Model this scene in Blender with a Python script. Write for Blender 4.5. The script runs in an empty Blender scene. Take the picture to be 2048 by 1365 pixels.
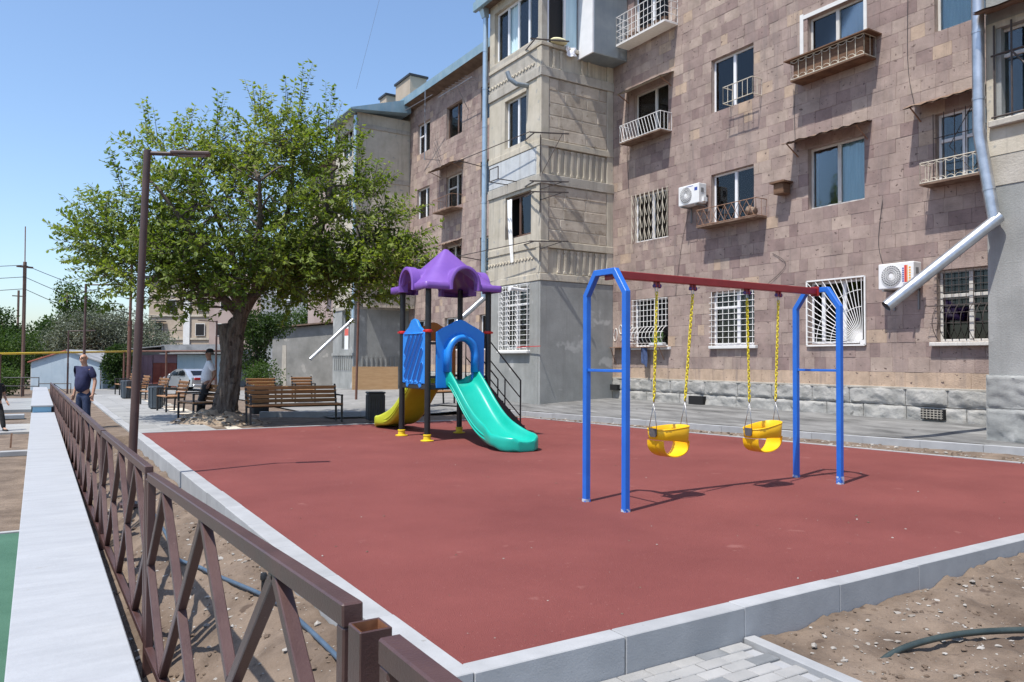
import bpy, bmesh, math, random
from mathutils import Vector, Matrix, noise
R = math.radians
rnd = random.Random(7)
scene = bpy.context.scene
col = scene.collection

# ------------------------------------------------------------------ camera, sky, sun, exposure
YAW, PITCH, ROLL, EYE = R(31.953), R(1.479), R(0.366), 1.55
fw = Vector((math.sin(YAW)*math.cos(PITCH), math.cos(YAW)*math.cos(PITCH), math.sin(PITCH)))
rt0 = Vector((math.cos(YAW), -math.sin(YAW), 0)); up0 = rt0.cross(fw)
rt = rt0*math.cos(ROLL)+up0*math.sin(ROLL); up = up0*math.cos(ROLL)-rt0*math.sin(ROLL)
cam_d = bpy.data.cameras.new('camera'); cam = bpy.data.objects.new('camera', cam_d); col.objects.link(cam)
cam_d.sensor_width = 36; cam_d.lens = 26.77; cam_d.clip_start = 0.05; cam_d.clip_end = 5000
cam.matrix_world = Matrix(((rt.x, up.x, -fw.x, 0), (rt.y, up.y, -fw.y, 0), (rt.z, up.z, -fw.z, EYE), (0, 0, 0, 1)))
scene.camera = cam

SUN_EL = R(65.6); SUN_DIR = Vector((-.40, -.117, .909)).normalized()
world = bpy.data.worlds.new('World'); scene.world = world; world.use_nodes = True
wn = world.node_tree; wn.nodes.clear()
sky = wn.nodes.new('ShaderNodeTexSky'); sky.sky_type = 'NISHITA'; sky.sun_disc = False
sky.sun_elevation = SUN_EL; sky.sun_rotation = math.atan2(SUN_DIR.x, SUN_DIR.y)
sky.altitude = 900; sky.air_density = 1.2; sky.dust_density = 2.4; sky.ozone_density = 4.5
bg = wn.nodes.new('ShaderNodeBackground'); bg.inputs[1].default_value = 0.15
wo = wn.nodes.new('ShaderNodeOutputWorld')
wn.links.new(sky.outputs[0], bg.inputs[0]); wn.links.new(bg.outputs[0], wo.inputs[0])
sun_d = bpy.data.lights.new('sun', 'SUN'); sun_d.energy = 4.2; sun_d.angle = R(0.53); sun_d.color = (1, .955, .89)
sun = bpy.data.objects.new('sun', sun_d); col.objects.link(sun)
sun.rotation_euler = (-SUN_DIR).to_track_quat('-Z', 'Y').to_euler()
scene.view_settings.view_transform = 'Standard'; scene.view_settings.look = 'None'
scene.view_settings.exposure = 0.52; scene.view_settings.gamma = 1.0
scene.view_settings.use_curve_mapping = False
scene.render.engine = 'CYCLES'

# ------------------------------------------------------------------ materials
def _n(nt, t, **kw):
    n = nt.nodes.new(t)
    for k, v in kw.items(): setattr(n, k, v)
    return n
def c4(c): return (c[0], c[1], c[2], 1)
MATS = {}
def mat(name, c1, c2=None, rough=.8, scale=4., detail=6., bump=0., bscale=None, metal=0., spec=.5,
        stretch=(1, 1, 1), lo=.35, hi=.65, spots=None, streak=None, rvar=0., coat=0., objvar=0.):
    """base colour noise c1..c2 + optional small spots (colour, scale, threshold) + vertical streaks (colour, amount)"""
    m = bpy.data.materials.new(name); m.use_nodes = True; nt = m.node_tree; L = nt.links.new
    b = nt.nodes['Principled BSDF']
    b.inputs['Roughness'].default_value = rough; b.inputs['Metallic'].default_value = metal
    b.inputs['Specular IOR Level'].default_value = spec; b.inputs['Coat Weight'].default_value = coat
    if c2 is None and not bump:
        b.inputs['Base Color'].default_value = c4(c1); MATS[name] = m; return m
    g = _n(nt, 'ShaderNodeNewGeometry'); mp = _n(nt, 'ShaderNodeMapping'); L(g.outputs['Position'], mp.inputs['Vector'])
    mp.inputs['Scale'].default_value = stretch
    nz = _n(nt, 'ShaderNodeTexNoise'); nz.inputs['Scale'].default_value = scale; nz.inputs['Detail'].default_value = detail
    nz.inputs['Roughness'].default_value = .62; L(mp.outputs[0], nz.inputs['Vector'])
    rp = _n(nt, 'ShaderNodeValToRGB'); rp.color_ramp.elements[0].position = lo; rp.color_ramp.elements[1].position = hi
    rp.color_ramp.elements[0].color = c4(c1); rp.color_ramp.elements[1].color = c4(c2 or c1); L(nz.outputs['Fac'], rp.inputs[0])
    cur = rp.outputs[0]
    if streak:
        mp2 = _n(nt, 'ShaderNodeMapping'); L(g.outputs['Position'], mp2.inputs['Vector']); mp2.inputs['Scale'].default_value = (3.2, 3.2, .22)
        n2 = _n(nt, 'ShaderNodeTexNoise'); n2.inputs['Scale'].default_value = 1.6; n2.inputs['Detail'].default_value = 8; n2.inputs['Roughness'].default_value = .7
        L(mp2.outputs[0], n2.inputs['Vector'])
        mr = _n(nt, 'ShaderNodeMapRange'); mr.inputs[1].default_value = .5; mr.inputs[2].default_value = .72; mr.inputs[4].default_value = streak[1]
        L(n2.outputs['Fac'], mr.inputs[0])
        mx = _n(nt, 'ShaderNodeMix', data_type='RGBA'); L(mr.outputs[0], mx.inputs[0]); L(cur, mx.inputs[6]); mx.inputs[7].default_value = c4(streak[0]); cur = mx.outputs[2]
    if spots:
        for sc_, ss, th in (spots if isinstance(spots, list) else [spots]):
            n3 = _n(nt, 'ShaderNodeTexNoise'); n3.inputs['Scale'].default_value = ss; n3.inputs['Detail'].default_value = 3; L(g.outputs['Position'], n3.inputs['Vector'])
            mr = _n(nt, 'ShaderNodeMapRange'); mr.inputs[1].default_value = th; mr.inputs[2].default_value = th+.05; L(n3.outputs['Fac'], mr.inputs[0])
            mx = _n(nt, 'ShaderNodeMix', data_type='RGBA'); L(mr.outputs[0], mx.inputs[0]); L(cur, mx.inputs[6]); mx.inputs[7].default_value = c4(sc_); cur = mx.outputs[2]
    if objvar:
        oi = _n(nt, 'ShaderNodeObjectInfo'); mr = _n(nt, 'ShaderNodeMapRange'); mr.inputs[3].default_value = 1-objvar; mr.inputs[4].default_value = 1+objvar
        L(oi.outputs['Random'], mr.inputs[0]); vm = _n(nt, 'ShaderNodeVectorMath', operation='SCALE'); L(cur, vm.inputs[0]); L(mr.outputs[0], vm.inputs['Scale']); cur = vm.outputs[0]
    L(cur, b.inputs['Base Color'])
    if rvar:
        mr = _n(nt, 'ShaderNodeMapRange'); mr.inputs[3].default_value = rough-rvar; mr.inputs[4].default_value = rough+rvar; L(nz.outputs['Fac'], mr.inputs[0]); L(mr.outputs[0], b.inputs['Roughness'])
    if bump:
        n4 = _n(nt, 'ShaderNodeTexNoise'); n4.inputs['Scale'].default_value = bscale or scale*4; n4.inputs['Detail'].default_value = 6; n4.inputs['Roughness'].default_value = .6
        L(g.outputs['Position'], n4.inputs['Vector'])
        bp = _n(nt, 'ShaderNodeBump'); bp.inputs['Strength'].default_value = min(1, bump); bp.inputs['Distance'].default_value = .02 if bump <= 1 else .02*bump
        L(n4.outputs['Fac'], bp.inputs['Height']); L(bp.outputs[0], b.inputs['Normal'])
    MATS[name] = m; return m

# ------------------------------------------------------------------ mesh builder
class MB:
    def __init__(s): s.v = []; s.f = []; s.m = []; s.cur = 0
    def add(s, vs, fs):
        o = len(s.v); s.v += [tuple(v) for v in vs]; s.f += [tuple(o+i for i in f) for f in fs]; s.m += [s.cur]*len(fs); return s
    def box(s, x0, x1, y0, y1, z0, z1):
        return s.add([(x0,y0,z0),(x1,y0,z0),(x1,y1,z0),(x0,y1,z0),(x0,y0,z1),(x1,y0,z1),(x1,y1,z1),(x0,y1,z1)],
                     [(3,2,1,0),(4,5,6,7),(0,1,5,4),(1,2,6,5),(2,3,7,6),(3,0,4,7)])
    def frame(s, d, ref=(0, 0, 1)):
        d = Vector(d).normalized(); r = Vector(ref)
        if abs(d.dot(r)) > .98: r = Vector((1, 0, 0)) if abs(d.x) < .9 else Vector((0, 1, 0))
        a = d.cross(r).normalized(); return a, a.cross(d).normalized()
    def bar(s, p, q, w, h=None, ref=(0, 0, 1)):
        h = h or w; p = Vector(p); q = Vector(q); a, b = s.frame(q-p, ref)
        vs = [c+a*(i*w/2)+b*(j*h/2) for c in (p, q) for i, j in ((-1,-1),(1,-1),(1,1),(-1,1))]
        return s.add(vs, [(0,1,2,3),(7,6,5,4),(4,5,1,0),(5,6,2,1),(6,7,3,2),(7,4,0,3)])
    def tube(s, pts, r, n=8, caps=True, closed=False):
        pts = [Vector(p) for p in pts]; rs = r if isinstance(r, (list, tuple)) else [r]*len(pts)
        k = len(pts); o = len(s.v); prev = None; vs = []
        for i, p in enumerate(pts):
            if closed: d = pts[(i+1) % k]-pts[i-1]
            else: d = pts[min(i+1, k-1)]-pts[max(i-1, 0)]
            if d.length < 1e-9: d = Vector((0, 0, 1))
            d.normalize()
            if prev is None: a, b = s.frame(d)
            else:
                a = prev-d*prev.dot(d)
                a = a.normalized() if a.length > 1e-6 else s.frame(d)[0]
                b = a.cross(d).normalized()
            prev = a
            for j in range(n):
                t = 2*math.pi*j/n; vs.append(p+a*(math.cos(t)*rs[i])+b*(math.sin(t)*rs[i]))
        fs = []
        for i in range(k if closed else k-1):
            i2 = (i+1) % k
            for j in range(n): fs.append((i*n+j, i*n+(j+1) % n, i2*n+(j+1) % n, i2*n+j))
        if caps and not closed: fs += [tuple(range(n-1, -1, -1)), tuple((k-1)*n+j for j in range(n))]
        return s.add(vs, fs)
    def lathe(s, c, prof, n=16, axis=(0, 0, 1)):
        c = Vector(c); ax = Vector(axis).normalized(); a, b = s.frame(ax); vs = []; fs = []
        for r, z in prof:
            for j in range(n):
                t = 2*math.pi*j/n; vs.append(c+ax*z+a*(math.cos(t)*r)+b*(math.sin(t)*r))
        for i in range(len(prof)-1):
            for j in range(n): fs.append((i*n+j, i*n+(j+1) % n, (i+1)*n+(j+1) % n, (i+1)*n+j))
        fs += [tuple(range(n-1, -1, -1)), tuple((len(prof)-1)*n+j for j in range(n))]
        return s.add(vs, fs)
    def prism(s, poly, o, u, v, w):
        """polygon in (u,v) plane at o extruded by vector w"""
        o = Vector(o); u = Vector(u); v = Vector(v); w = Vector(w); n = len(poly)
        vs = [o+u*a+v*b for a, b in poly]+[o+u*a+v*b+w for a, b in poly]
        return s.add(vs, [tuple(range(n-1, -1, -1)), tuple(range(n, 2*n))]+[(i, (i+1) % n, n+(i+1) % n, n+i) for i in range(n)])
    def grid(s, nx, ny, fn):
        return s.add([fn(i/nx, j/ny) for j in range(ny+1) for i in range(nx+1)],
                     [(j*(nx+1)+i, j*(nx+1)+i+1, (j+1)*(nx+1)+i+1, (j+1)*(nx+1)+i) for j in range(ny) for i in range(nx)])
    def loft(s, rings, caps=True, closed=False):
        n = len(rings[0]); vs = [p for r_ in rings for p in r_]; fs = []
        k = len(rings)
        for i in range(k if closed else k-1):
            for j in range(n): fs.append((i*n+j, i*n+(j+1) % n, ((i+1) % k)*n+(j+1) % n, ((i+1) % k)*n+j))
        if caps and not closed: fs += [tuple(range(n-1, -1, -1)), tuple((k-1)*n+j for j in range(n))]
        return s.add(vs, fs)
    def ball(s, c, r, n=10, m=6, sq=(1, 1, 1)):
        c = Vector(c)
        def f(u, v):
            t = u*2*math.pi; p = (v-.5)*math.pi
            return c+Vector((math.cos(t)*math.cos(p)*sq[0], math.sin(t)*math.cos(p)*sq[1], math.sin(p)*sq[2]))*r
        return s.grid(n, m, f)

WORLD = {}
def root_of(o):
    while o.parent: o = o.parent
    return o
def build(name, mb, material, parent=None, smooth=False, bevel=0, seg=1, recalc=True, sub=0, ang=35):
    me = bpy.data.meshes.new(name)
    off = Vector((0, 0, 0))
    if parent is not None and root_of(parent).name in WORLD: off = WORLD[root_of(parent).name]
    me.from_pydata([(v[0]-off[0], v[1]-off[1], v[2]-off[2]) for v in mb.v], [], mb.f)
    for m in (material if isinstance(material, (list, tuple)) else [material]):
        me.materials.append(MATS[m] if isinstance(m, str) else m)
    if any(mb.m): me.polygons.foreach_set('material_index', mb.m)
    if recalc or bevel:
        bm = bmesh.new(); bm.from_mesh(me)
        if recalc: bmesh.ops.recalc_face_normals(bm, faces=bm.faces)
        if bevel:
            es = [e for e in bm.edges if e.is_manifold and e.calc_face_angle(0) > R(ang)]
            bmesh.ops.bevel(bm, geom=es, offset=bevel, segments=seg, profile=.5, affect='EDGES', clamp_overlap=True)
        bm.to_mesh(me); bm.free()
    if smooth: me.shade_smooth() if smooth is True else me.set_sharp_from_angle(angle=R(smooth))
    o = bpy.data.objects.new(name, me); col.objects.link(o)
    if parent is not None: o.parent = parent
    if sub:
        md = o.modifiers.new('sub', 'SUBSURF'); md.levels = sub; md.render_levels = sub
    return o
def tag(o, label=None, cat=None, group=None, kind=None):
    if label: o['label'] = label
    if cat: o['category'] = cat
    if group: o['group'] = group
    if kind: o['kind'] = kind
    return o
def thing(name, label, cat, loc=(0, 0, 0), group=None, world=False):
    """Empty at a thing's base. world=True: its parts are given in world coordinates"""
    o = bpy.data.objects.new(name, None); col.objects.link(o); o.empty_display_size = .2
    o.location = loc; tag(o, label, cat, group)
    if world: WORLD[o.name] = Vector(loc)
    return o
def struct(name, mb, material, **kw):
    o = build(name, mb, material, **kw); o['kind'] = 'structure'; return o
def copy_tree(o, parent=None):
    c = o.copy(); col.objects.link(c); c.parent = parent
    for ch in list(o.children): copy_tree(ch, c)
    return c
def smoothstep(a, b, x):
    t = max(0, min(1, (x-a)/(b-a))); return t*t*(3-2*t)
def fbm(x, y, z=0, o=4): return noise.fractal(Vector((x, y, z)), 1.0, 2.1, o)
# ------------------------------------------------------------------ material library
mat('soil', (.098, .069, .048), (.200, .150, .110), rough=.95, scale=2.2, bump=1.0, bscale=26, spots=[((.33, .30, .26), 34, .71), ((.08, .054, .038), 9, .66)])
mat('ground_far', (.20, .15, .095), (.31, .25, .17), rough=.95, scale=.25, bump=.5, bscale=4)
mat('rubber_red', (.140, .034, .030), (.215, .060, .052), rough=.86, scale=.55, detail=12, bump=.6, bscale=160, lo=.25, hi=.75, spots=[((.235, .085, .074), 2.3, .69), ((.26, .105, .092), 48, .67), ((.095, .026, .024), 60, .67), ((.24, .095, .08), 7, .72)], spec=.3)
mat('rubber_green', (.03, .10, .062), (.05, .135, .088), rough=.85, scale=1.4, bump=.5, bscale=150)
mat('kerb_stone', (.275, .28, .285), (.335, .34, .345), rough=.9, scale=3, bump=.12, bscale=90, spots=((.235, .235, .23), 14, .72), objvar=.06)
mat('white_concrete', (.30, .312, .33), (.345, .358, .376), rough=.8, scale=1.6, stretch=(1, 4, 1), bump=.2, bscale=18, spots=((.27, .265, .25), 5, .72))
mat('pale_blue_paint', (.22, .45, .62), (.27, .50, .66), rough=.7, scale=3)
mat('paver_light', (.235, .235, .23), (.31, .305, .295), rough=.9, scale=3, bump=.3, bscale=70, objvar=.12)
mat('paver_dark', (.14, .15, .155), (.20, .205, .21), rough=.9, scale=4, bump=.3, bscale=70, objvar=.08)
mat('path_paving', (.24, .24, .235), (.30, .30, .29), rough=.9, scale=1.2, bump=.25, bscale=40, objvar=.08)
mat('asphalt', (.075, .075, .073), (.26, .258, .25), rough=.92, scale=1.5, detail=12, stretch=(2.2, .5, 1), lo=.33, hi=.72, bump=.5, bscale=80, spots=((.055, .053, .05), 5.5, .70))
mat('old_asphalt', (.17, .168, .16), (.25, .245, .235), rough=.92, scale=.8, bump=.4, bscale=60, spots=((.36, .35, .33), 2.0, .66))
mat('fence_brown', (.060, .029, .026), (.082, .041, .036), rough=.40, scale=6, bump=.12, bscale=120, spots=((.24, .19, .17), 46, .735), rvar=.08)
mat('rust', (.16, .06, .025), (.25, .10, .04), rough=.9, scale=30)
mat('swing_blue', (.012, .118, .50), (.016, .14, .56), rough=.36, scale=5, bump=.06, bscale=60, spots=((.30, .42, .58), 30, .755))
mat('swing_red', (.215, .012, .014), (.255, .016, .018), rough=.42, scale=6, bump=.05, bscale=50)
mat('chain_yellow', (.62, .50, .008), rough=.42)
mat('steel', (.34, .34, .35), rough=.38, metal=.85)
mat('seat_yellow', (.80, .44, .004), (.84, .48, .006), rough=.42, scale=4, bump=.05, bscale=30)
mat('plate_grey', (.07, .065, .065), (.11, .10, .10), rough=.5, scale=30)
mat('hinge_purple', (.07, .035, .16), rough=.4)
mat('post_black', (.009, .009, .010), (.016, .015, .016), rough=.42, scale=6, spots=((.06, .055, .05), 30, .74))
mat('foot_yellow', (.72, .50, .01), (.66, .46, .02), rough=.5, scale=9)
mat('roof_purple', (.165, .072, .34), (.195, .088, .375), rough=.42, scale=2.5, bump=.05, bscale=14, rvar=.06)
mat('panel_blue', (.012, .20, .66), (.018, .23, .70), rough=.38, scale=3, bump=.05, bscale=20, rvar=.05)
mat('slide_green', (.006, .355, .265), (.01, .39, .295), rough=.30, scale=2.4, bump=.04, bscale=10, rvar=.07, spots=((.12, .46, .38), 40, .74))
mat('slide_yellow', (.42, .46, .02), (.48, .52, .03), rough=.42, scale=3, bump=.05, bscale=12, spots=((.36, .32, .05), 22, .70))
mat('clamp_red', (.55, .02, .015), rough=.35)
mat('panel_orange', (.46, .13, .01), rough=.45)
mat('wood_slat', (.25, .118, .045), (.37, .195, .085), rough=.55, scale=3, stretch=(2, 2, 22), bump=.2, bscale=40, objvar=.16)
mat('frame_black', (.022, .022, .024), rough=.5)
mat('bin_dark', (.016, .021, .026), (.026, .032, .038), rough=.5, scale=8)
mat('bin_blue_grey', (.055, .072, .088), (.075, .09, .105), rough=.55, scale=8)
mat('lamp_brown', (.062, .034, .030), (.085, .046, .04), rough=.48, scale=5, spots=((.13, .08, .06), 25, .72))
mat('tuff_joint', (.30, .24, .205), (.40, .325, .28), rough=.95, scale=5)
mat('plinth_stone', (.27, .265, .245), (.385, .375, .35), rough=.95, scale=2.5, bump=1.0, bscale=14, spots=[((.17, .165, .15), 3.2, .68), ((.40, .39, .365), 6, .70)])
mat('plaster_grey', (.235, .24, .228), (.325, .33, .315), rough=.92, scale=1.1, detail=9, bump=.35, bscale=30, streak=((.20, .20, .19), .5), spots=((.42, .42, .40), 1.3, .64))
mat('plaster_light', (.43, .385, .30), (.54, .49, .40), rough=.92, scale=1.6, detail=9, bump=.4, bscale=30, streak=((.26, .235, .20), .75), spots=((.34, .33, .30), 4.0, .66))
mat('plaster_blue', (.43, .45, .46), (.54, .56, .565), rough=.92, scale=1.6, detail=9, bump=.4, bscale=30, streak=((.30, .30, .29), .6))
mat('plaster_white', (.60, .60, .58), (.68, .68, .66), rough=.9, scale=3, bump=.2)
mat('masonry_block', (.38, .32, .25), (.54, .475, .385), rough=.95, scale=3.0, detail=9, bump=.6, bscale=22, objvar=.17, spots=((.34, .28, .215), 5, .62))
mat('masonry_joint', (.50, .45, .36), (.62, .56, .46), rough=.95, scale=6, bump=.8, bscale=20)
mat('concrete_old', (.34, .31, .26), (.44, .41, .355), rough=.95, scale=2.2, bump=.5, bscale=25, streak=((.2, .19, .17), .6))
mat('roof_metal_blue', (.19, .30, .365), (.27, .385, .44), rough=.5, metal=.15, scale=1.5, streak=((.33, .37, .38), .5))
mat('soffit_wood', (.10, .065, .045), (.17, .115, .08), rough=.9, scale=3)
mat('pipe_blue', (.34, .44, .52), (.44, .54, .61), rough=.36, metal=.55, scale=2)
mat('pipe_zinc', (.40, .41, .425), (.55, .56, .575), rough=.34, metal=.8, scale=5, bump=.05, bscale=12)
mat('inside_black', (.008, .008, .009), rough=.9)
mat('pvc_white', (.72, .725, .73), (.78, .78, .785), rough=.45, scale=4)
mat('frame_wood_white', (.50, .48, .44), (.62, .60, .56), rough=.7, scale=9, stretch=(3, 3, .6))
mat('frame_brown', (.085, .045, .03), (.12, .066, .045), rough=.6, scale=7)
mat('grille_white', (.70, .69, .66), (.78, .77, .75), rough=.5, scale=9)
mat('grille_cream', (.52, .47, .37), (.60, .55, .45), rough=.6, scale=9, spots=((.28, .15, .08), 14, .66))
mat('grille_rust', (.20, .105, .065), (.33, .20, .13), rough=.85, scale=12)
mat('grille_dark', (.035, .028, .026), (.07, .05, .042), rough=.6, scale=12)
mat('sheet_rust', (.12, .062, .038), (.25, .18, .13), rough=.9, scale=4, bump=.3, bscale=12)
mat('board_brown', (.10, .052, .028), (.19, .105, .058), rough=.85, scale=4, stretch=(1, 1, 6))
mat('sheet_steel', (.22, .26, .295), (.30, .335, .36), rough=.45, metal=.35, scale=1.2, streak=((.16, .19, .22), .5))
mat('curtain_white', (.72, .72, .70), (.84, .84, .82), rough=.9, scale=2, stretch=(8, 8, .3))
mat('curtain_beige', (.40, .34, .26), (.52, .45, .36), rough=.9, scale=2, stretch=(8, 8, .3))
mat('curtain_blue', (.42, .58, .64), (.56, .72, .77), rough=.9, scale=2, stretch=(8, 8, .3))
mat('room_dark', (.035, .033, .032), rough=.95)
mat('ac_white', (.70, .70, .685), (.76, .76, .745), rough=.45, scale=3)
mat('ac_grey', (.20, .20, .20), rough=.6)
mat('cloth_blue', (.03, .05, .12), (.06, .09, .18), rough=.95, scale=12)
mat('pillow_yellow', (.62, .58, .34), (.70, .66, .44), rough=.95, scale=8)
mat('sticker_red', (.62, .05, .03), rough=.5); mat('sticker_orange', (.75, .36, .02), rough=.5); mat('sticker_blue', (.03, .06, .30), rough=.5)
mat('paper_white', (.75, .75, .74), rough=.8); mat('paper_red', (.62, .12, .09), rough=.8)
mat('hose_blue', (.045, .075, .115), (.07, .105, .15), rough=.45, scale=9)
mat('hose_dark', (.022, .034, .034), (.04, .055, .052), rough=.42, scale=9)
mat('plastic_black', (.014, .014, .015), rough=.45)
mat('pebble', (.20, .175, .145), (.38, .36, .33), rough=.9, scale=9, lo=.4, hi=.6)
mat('clod', (.085, .058, .040), (.165, .12, .085), rough=.95, scale=9, bump=.6, bscale=30)
mat('bark', (.062, .048, .038), (.155, .126, .102), rough=.95, scale=7, stretch=(3, 3, .5), bump=2.0, bscale=24, spots=((.045, .034, .027), 5, .62))
mat('bark_pale', (.24, .20, .155), (.34, .29, .23), rough=.95, scale=7, stretch=(3, 3, .6), bump=1.0, bscale=20)
mat('plywood', (.42, .255, .125), (.50, .32, .17), rough=.7, scale=2, stretch=(1, 1, 5))
mat('garage_red', (.15, .032, .02), (.22, .055, .034), rough=.75, scale=1.6, streak=((.10, .03, .022), .6))
mat('garage_mauve', (.17, .10, .125), (.22, .14, .16), rough=.8, scale=2)
mat('garage_blue', (.29, .40, .46), (.37, .475, .53), rough=.8, scale=.9, streak=((.44, .50, .52), .5))
mat('shed_blue', (.32, .40, .46), (.40, .475, .53), rough=.8, scale=.8, streak=((.25, .31, .36), .5))
mat('shed_roof_grey', (.20, .205, .21), (.33, .335, .34), rough=.75, scale=1.4, metal=.2)
mat('shed_roof_red', (.28, .085, .06), (.36, .12, .085), rough=.8, scale=2)
mat('shed_plaster', (.17, .17, .158), (.26, .255, .24), rough=.95, scale=1.0, detail=9, bump=.4, bscale=14, spots=((.32, .31, .285), 1.4, .62))
mat('far_beige', (.35, .285, .215), (.44, .365, .285), rough=.95, scale=.7, bump=.2)
mat('far_pink', (.32, .245, .218), (.39, .31, .278), rough=.95, scale=.7)
mat('far_grey', (.27, .28, .285), (.34, .35, .355), rough=.95, scale=.6)
mat('gas_yellow', (.60, .40, .02), (.66, .46, .04), rough=.55, scale=4)
mat('pipe_brown', (.10, .045, .03), (.15, .07, .05), rough=.7, scale=5)
mat('wire', (.03, .03, .032), rough=.6)
mat('wood_pole', (.13, .075, .055), (.20, .13, .10), rough=.9, scale=4, stretch=(3, 3, .3))
mat('car_silver', (.50, .515, .53), rough=.28, metal=.6, coat=.6); mat('tyre', (.012, .012, .013), rough=.85)
mat('rim', (.42, .43, .44), rough=.3, metal=.8); mat('lamp_red', (.42, .012, .012), rough=.25); mat('lamp_clear', (.7, .72, .74), rough=.15)
mat('skin', (.40, .215, .14), (.46, .26, .175), rough=.6, scale=8); mat('skin_tan', (.25, .125, .075), (.31, .16, .10), rough=.6, scale=8)
mat('navy_cloth', (.012, .014, .050), (.022, .026, .075), rough=.92, scale=9, bump=.4, bscale=22); mat('jeans', (.012, .022, .058), (.03, .046, .095), rough=.92, scale=11, bump=.3, bscale=30)
mat('white_cloth', (.66, .67, .72), (.76, .77, .80), rough=.9, scale=7, bump=.5, bscale=18); mat('black_cloth', (.010, .010, .011), (.02, .02, .021), rough=.92, scale=9, bump=.3, bscale=24)
mat('hair_grey', (.12, .11, .10), rough=.8); mat('lens_black', (.006, .006, .007), rough=.12)

def glass_mat(name, tint, refl=.55):
    m = bpy.data.materials.new(name); m.use_nodes = True; nt = m.node_tree; nt.nodes.clear(); L = nt.links.new
    out = _n(nt, 'ShaderNodeOutputMaterial'); mx = _n(nt, 'ShaderNodeMixShader'); tr = _n(nt, 'ShaderNodeBsdfTransparent'); gl = _n(nt, 'ShaderNodeBsdfGlossy')
    fr = _n(nt, 'ShaderNodeFresnel'); fr.inputs[0].default_value = 1.55
    tr.inputs[0].default_value = c4(tint); gl.inputs[0].default_value = (1, 1, 1, 1); gl.inputs['Roughness'].default_value = .03
    L(fr.outputs[0], mx.inputs[0]); L(tr.outputs[0], mx.inputs[1]); L(gl.outputs[0], mx.inputs[2]); L(mx.outputs[0], out.inputs[0]); MATS[name] = m
glass_mat('glass', (.82, .86, .87)); glass_mat('glass_dark', (.12, .13, .14))

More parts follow.
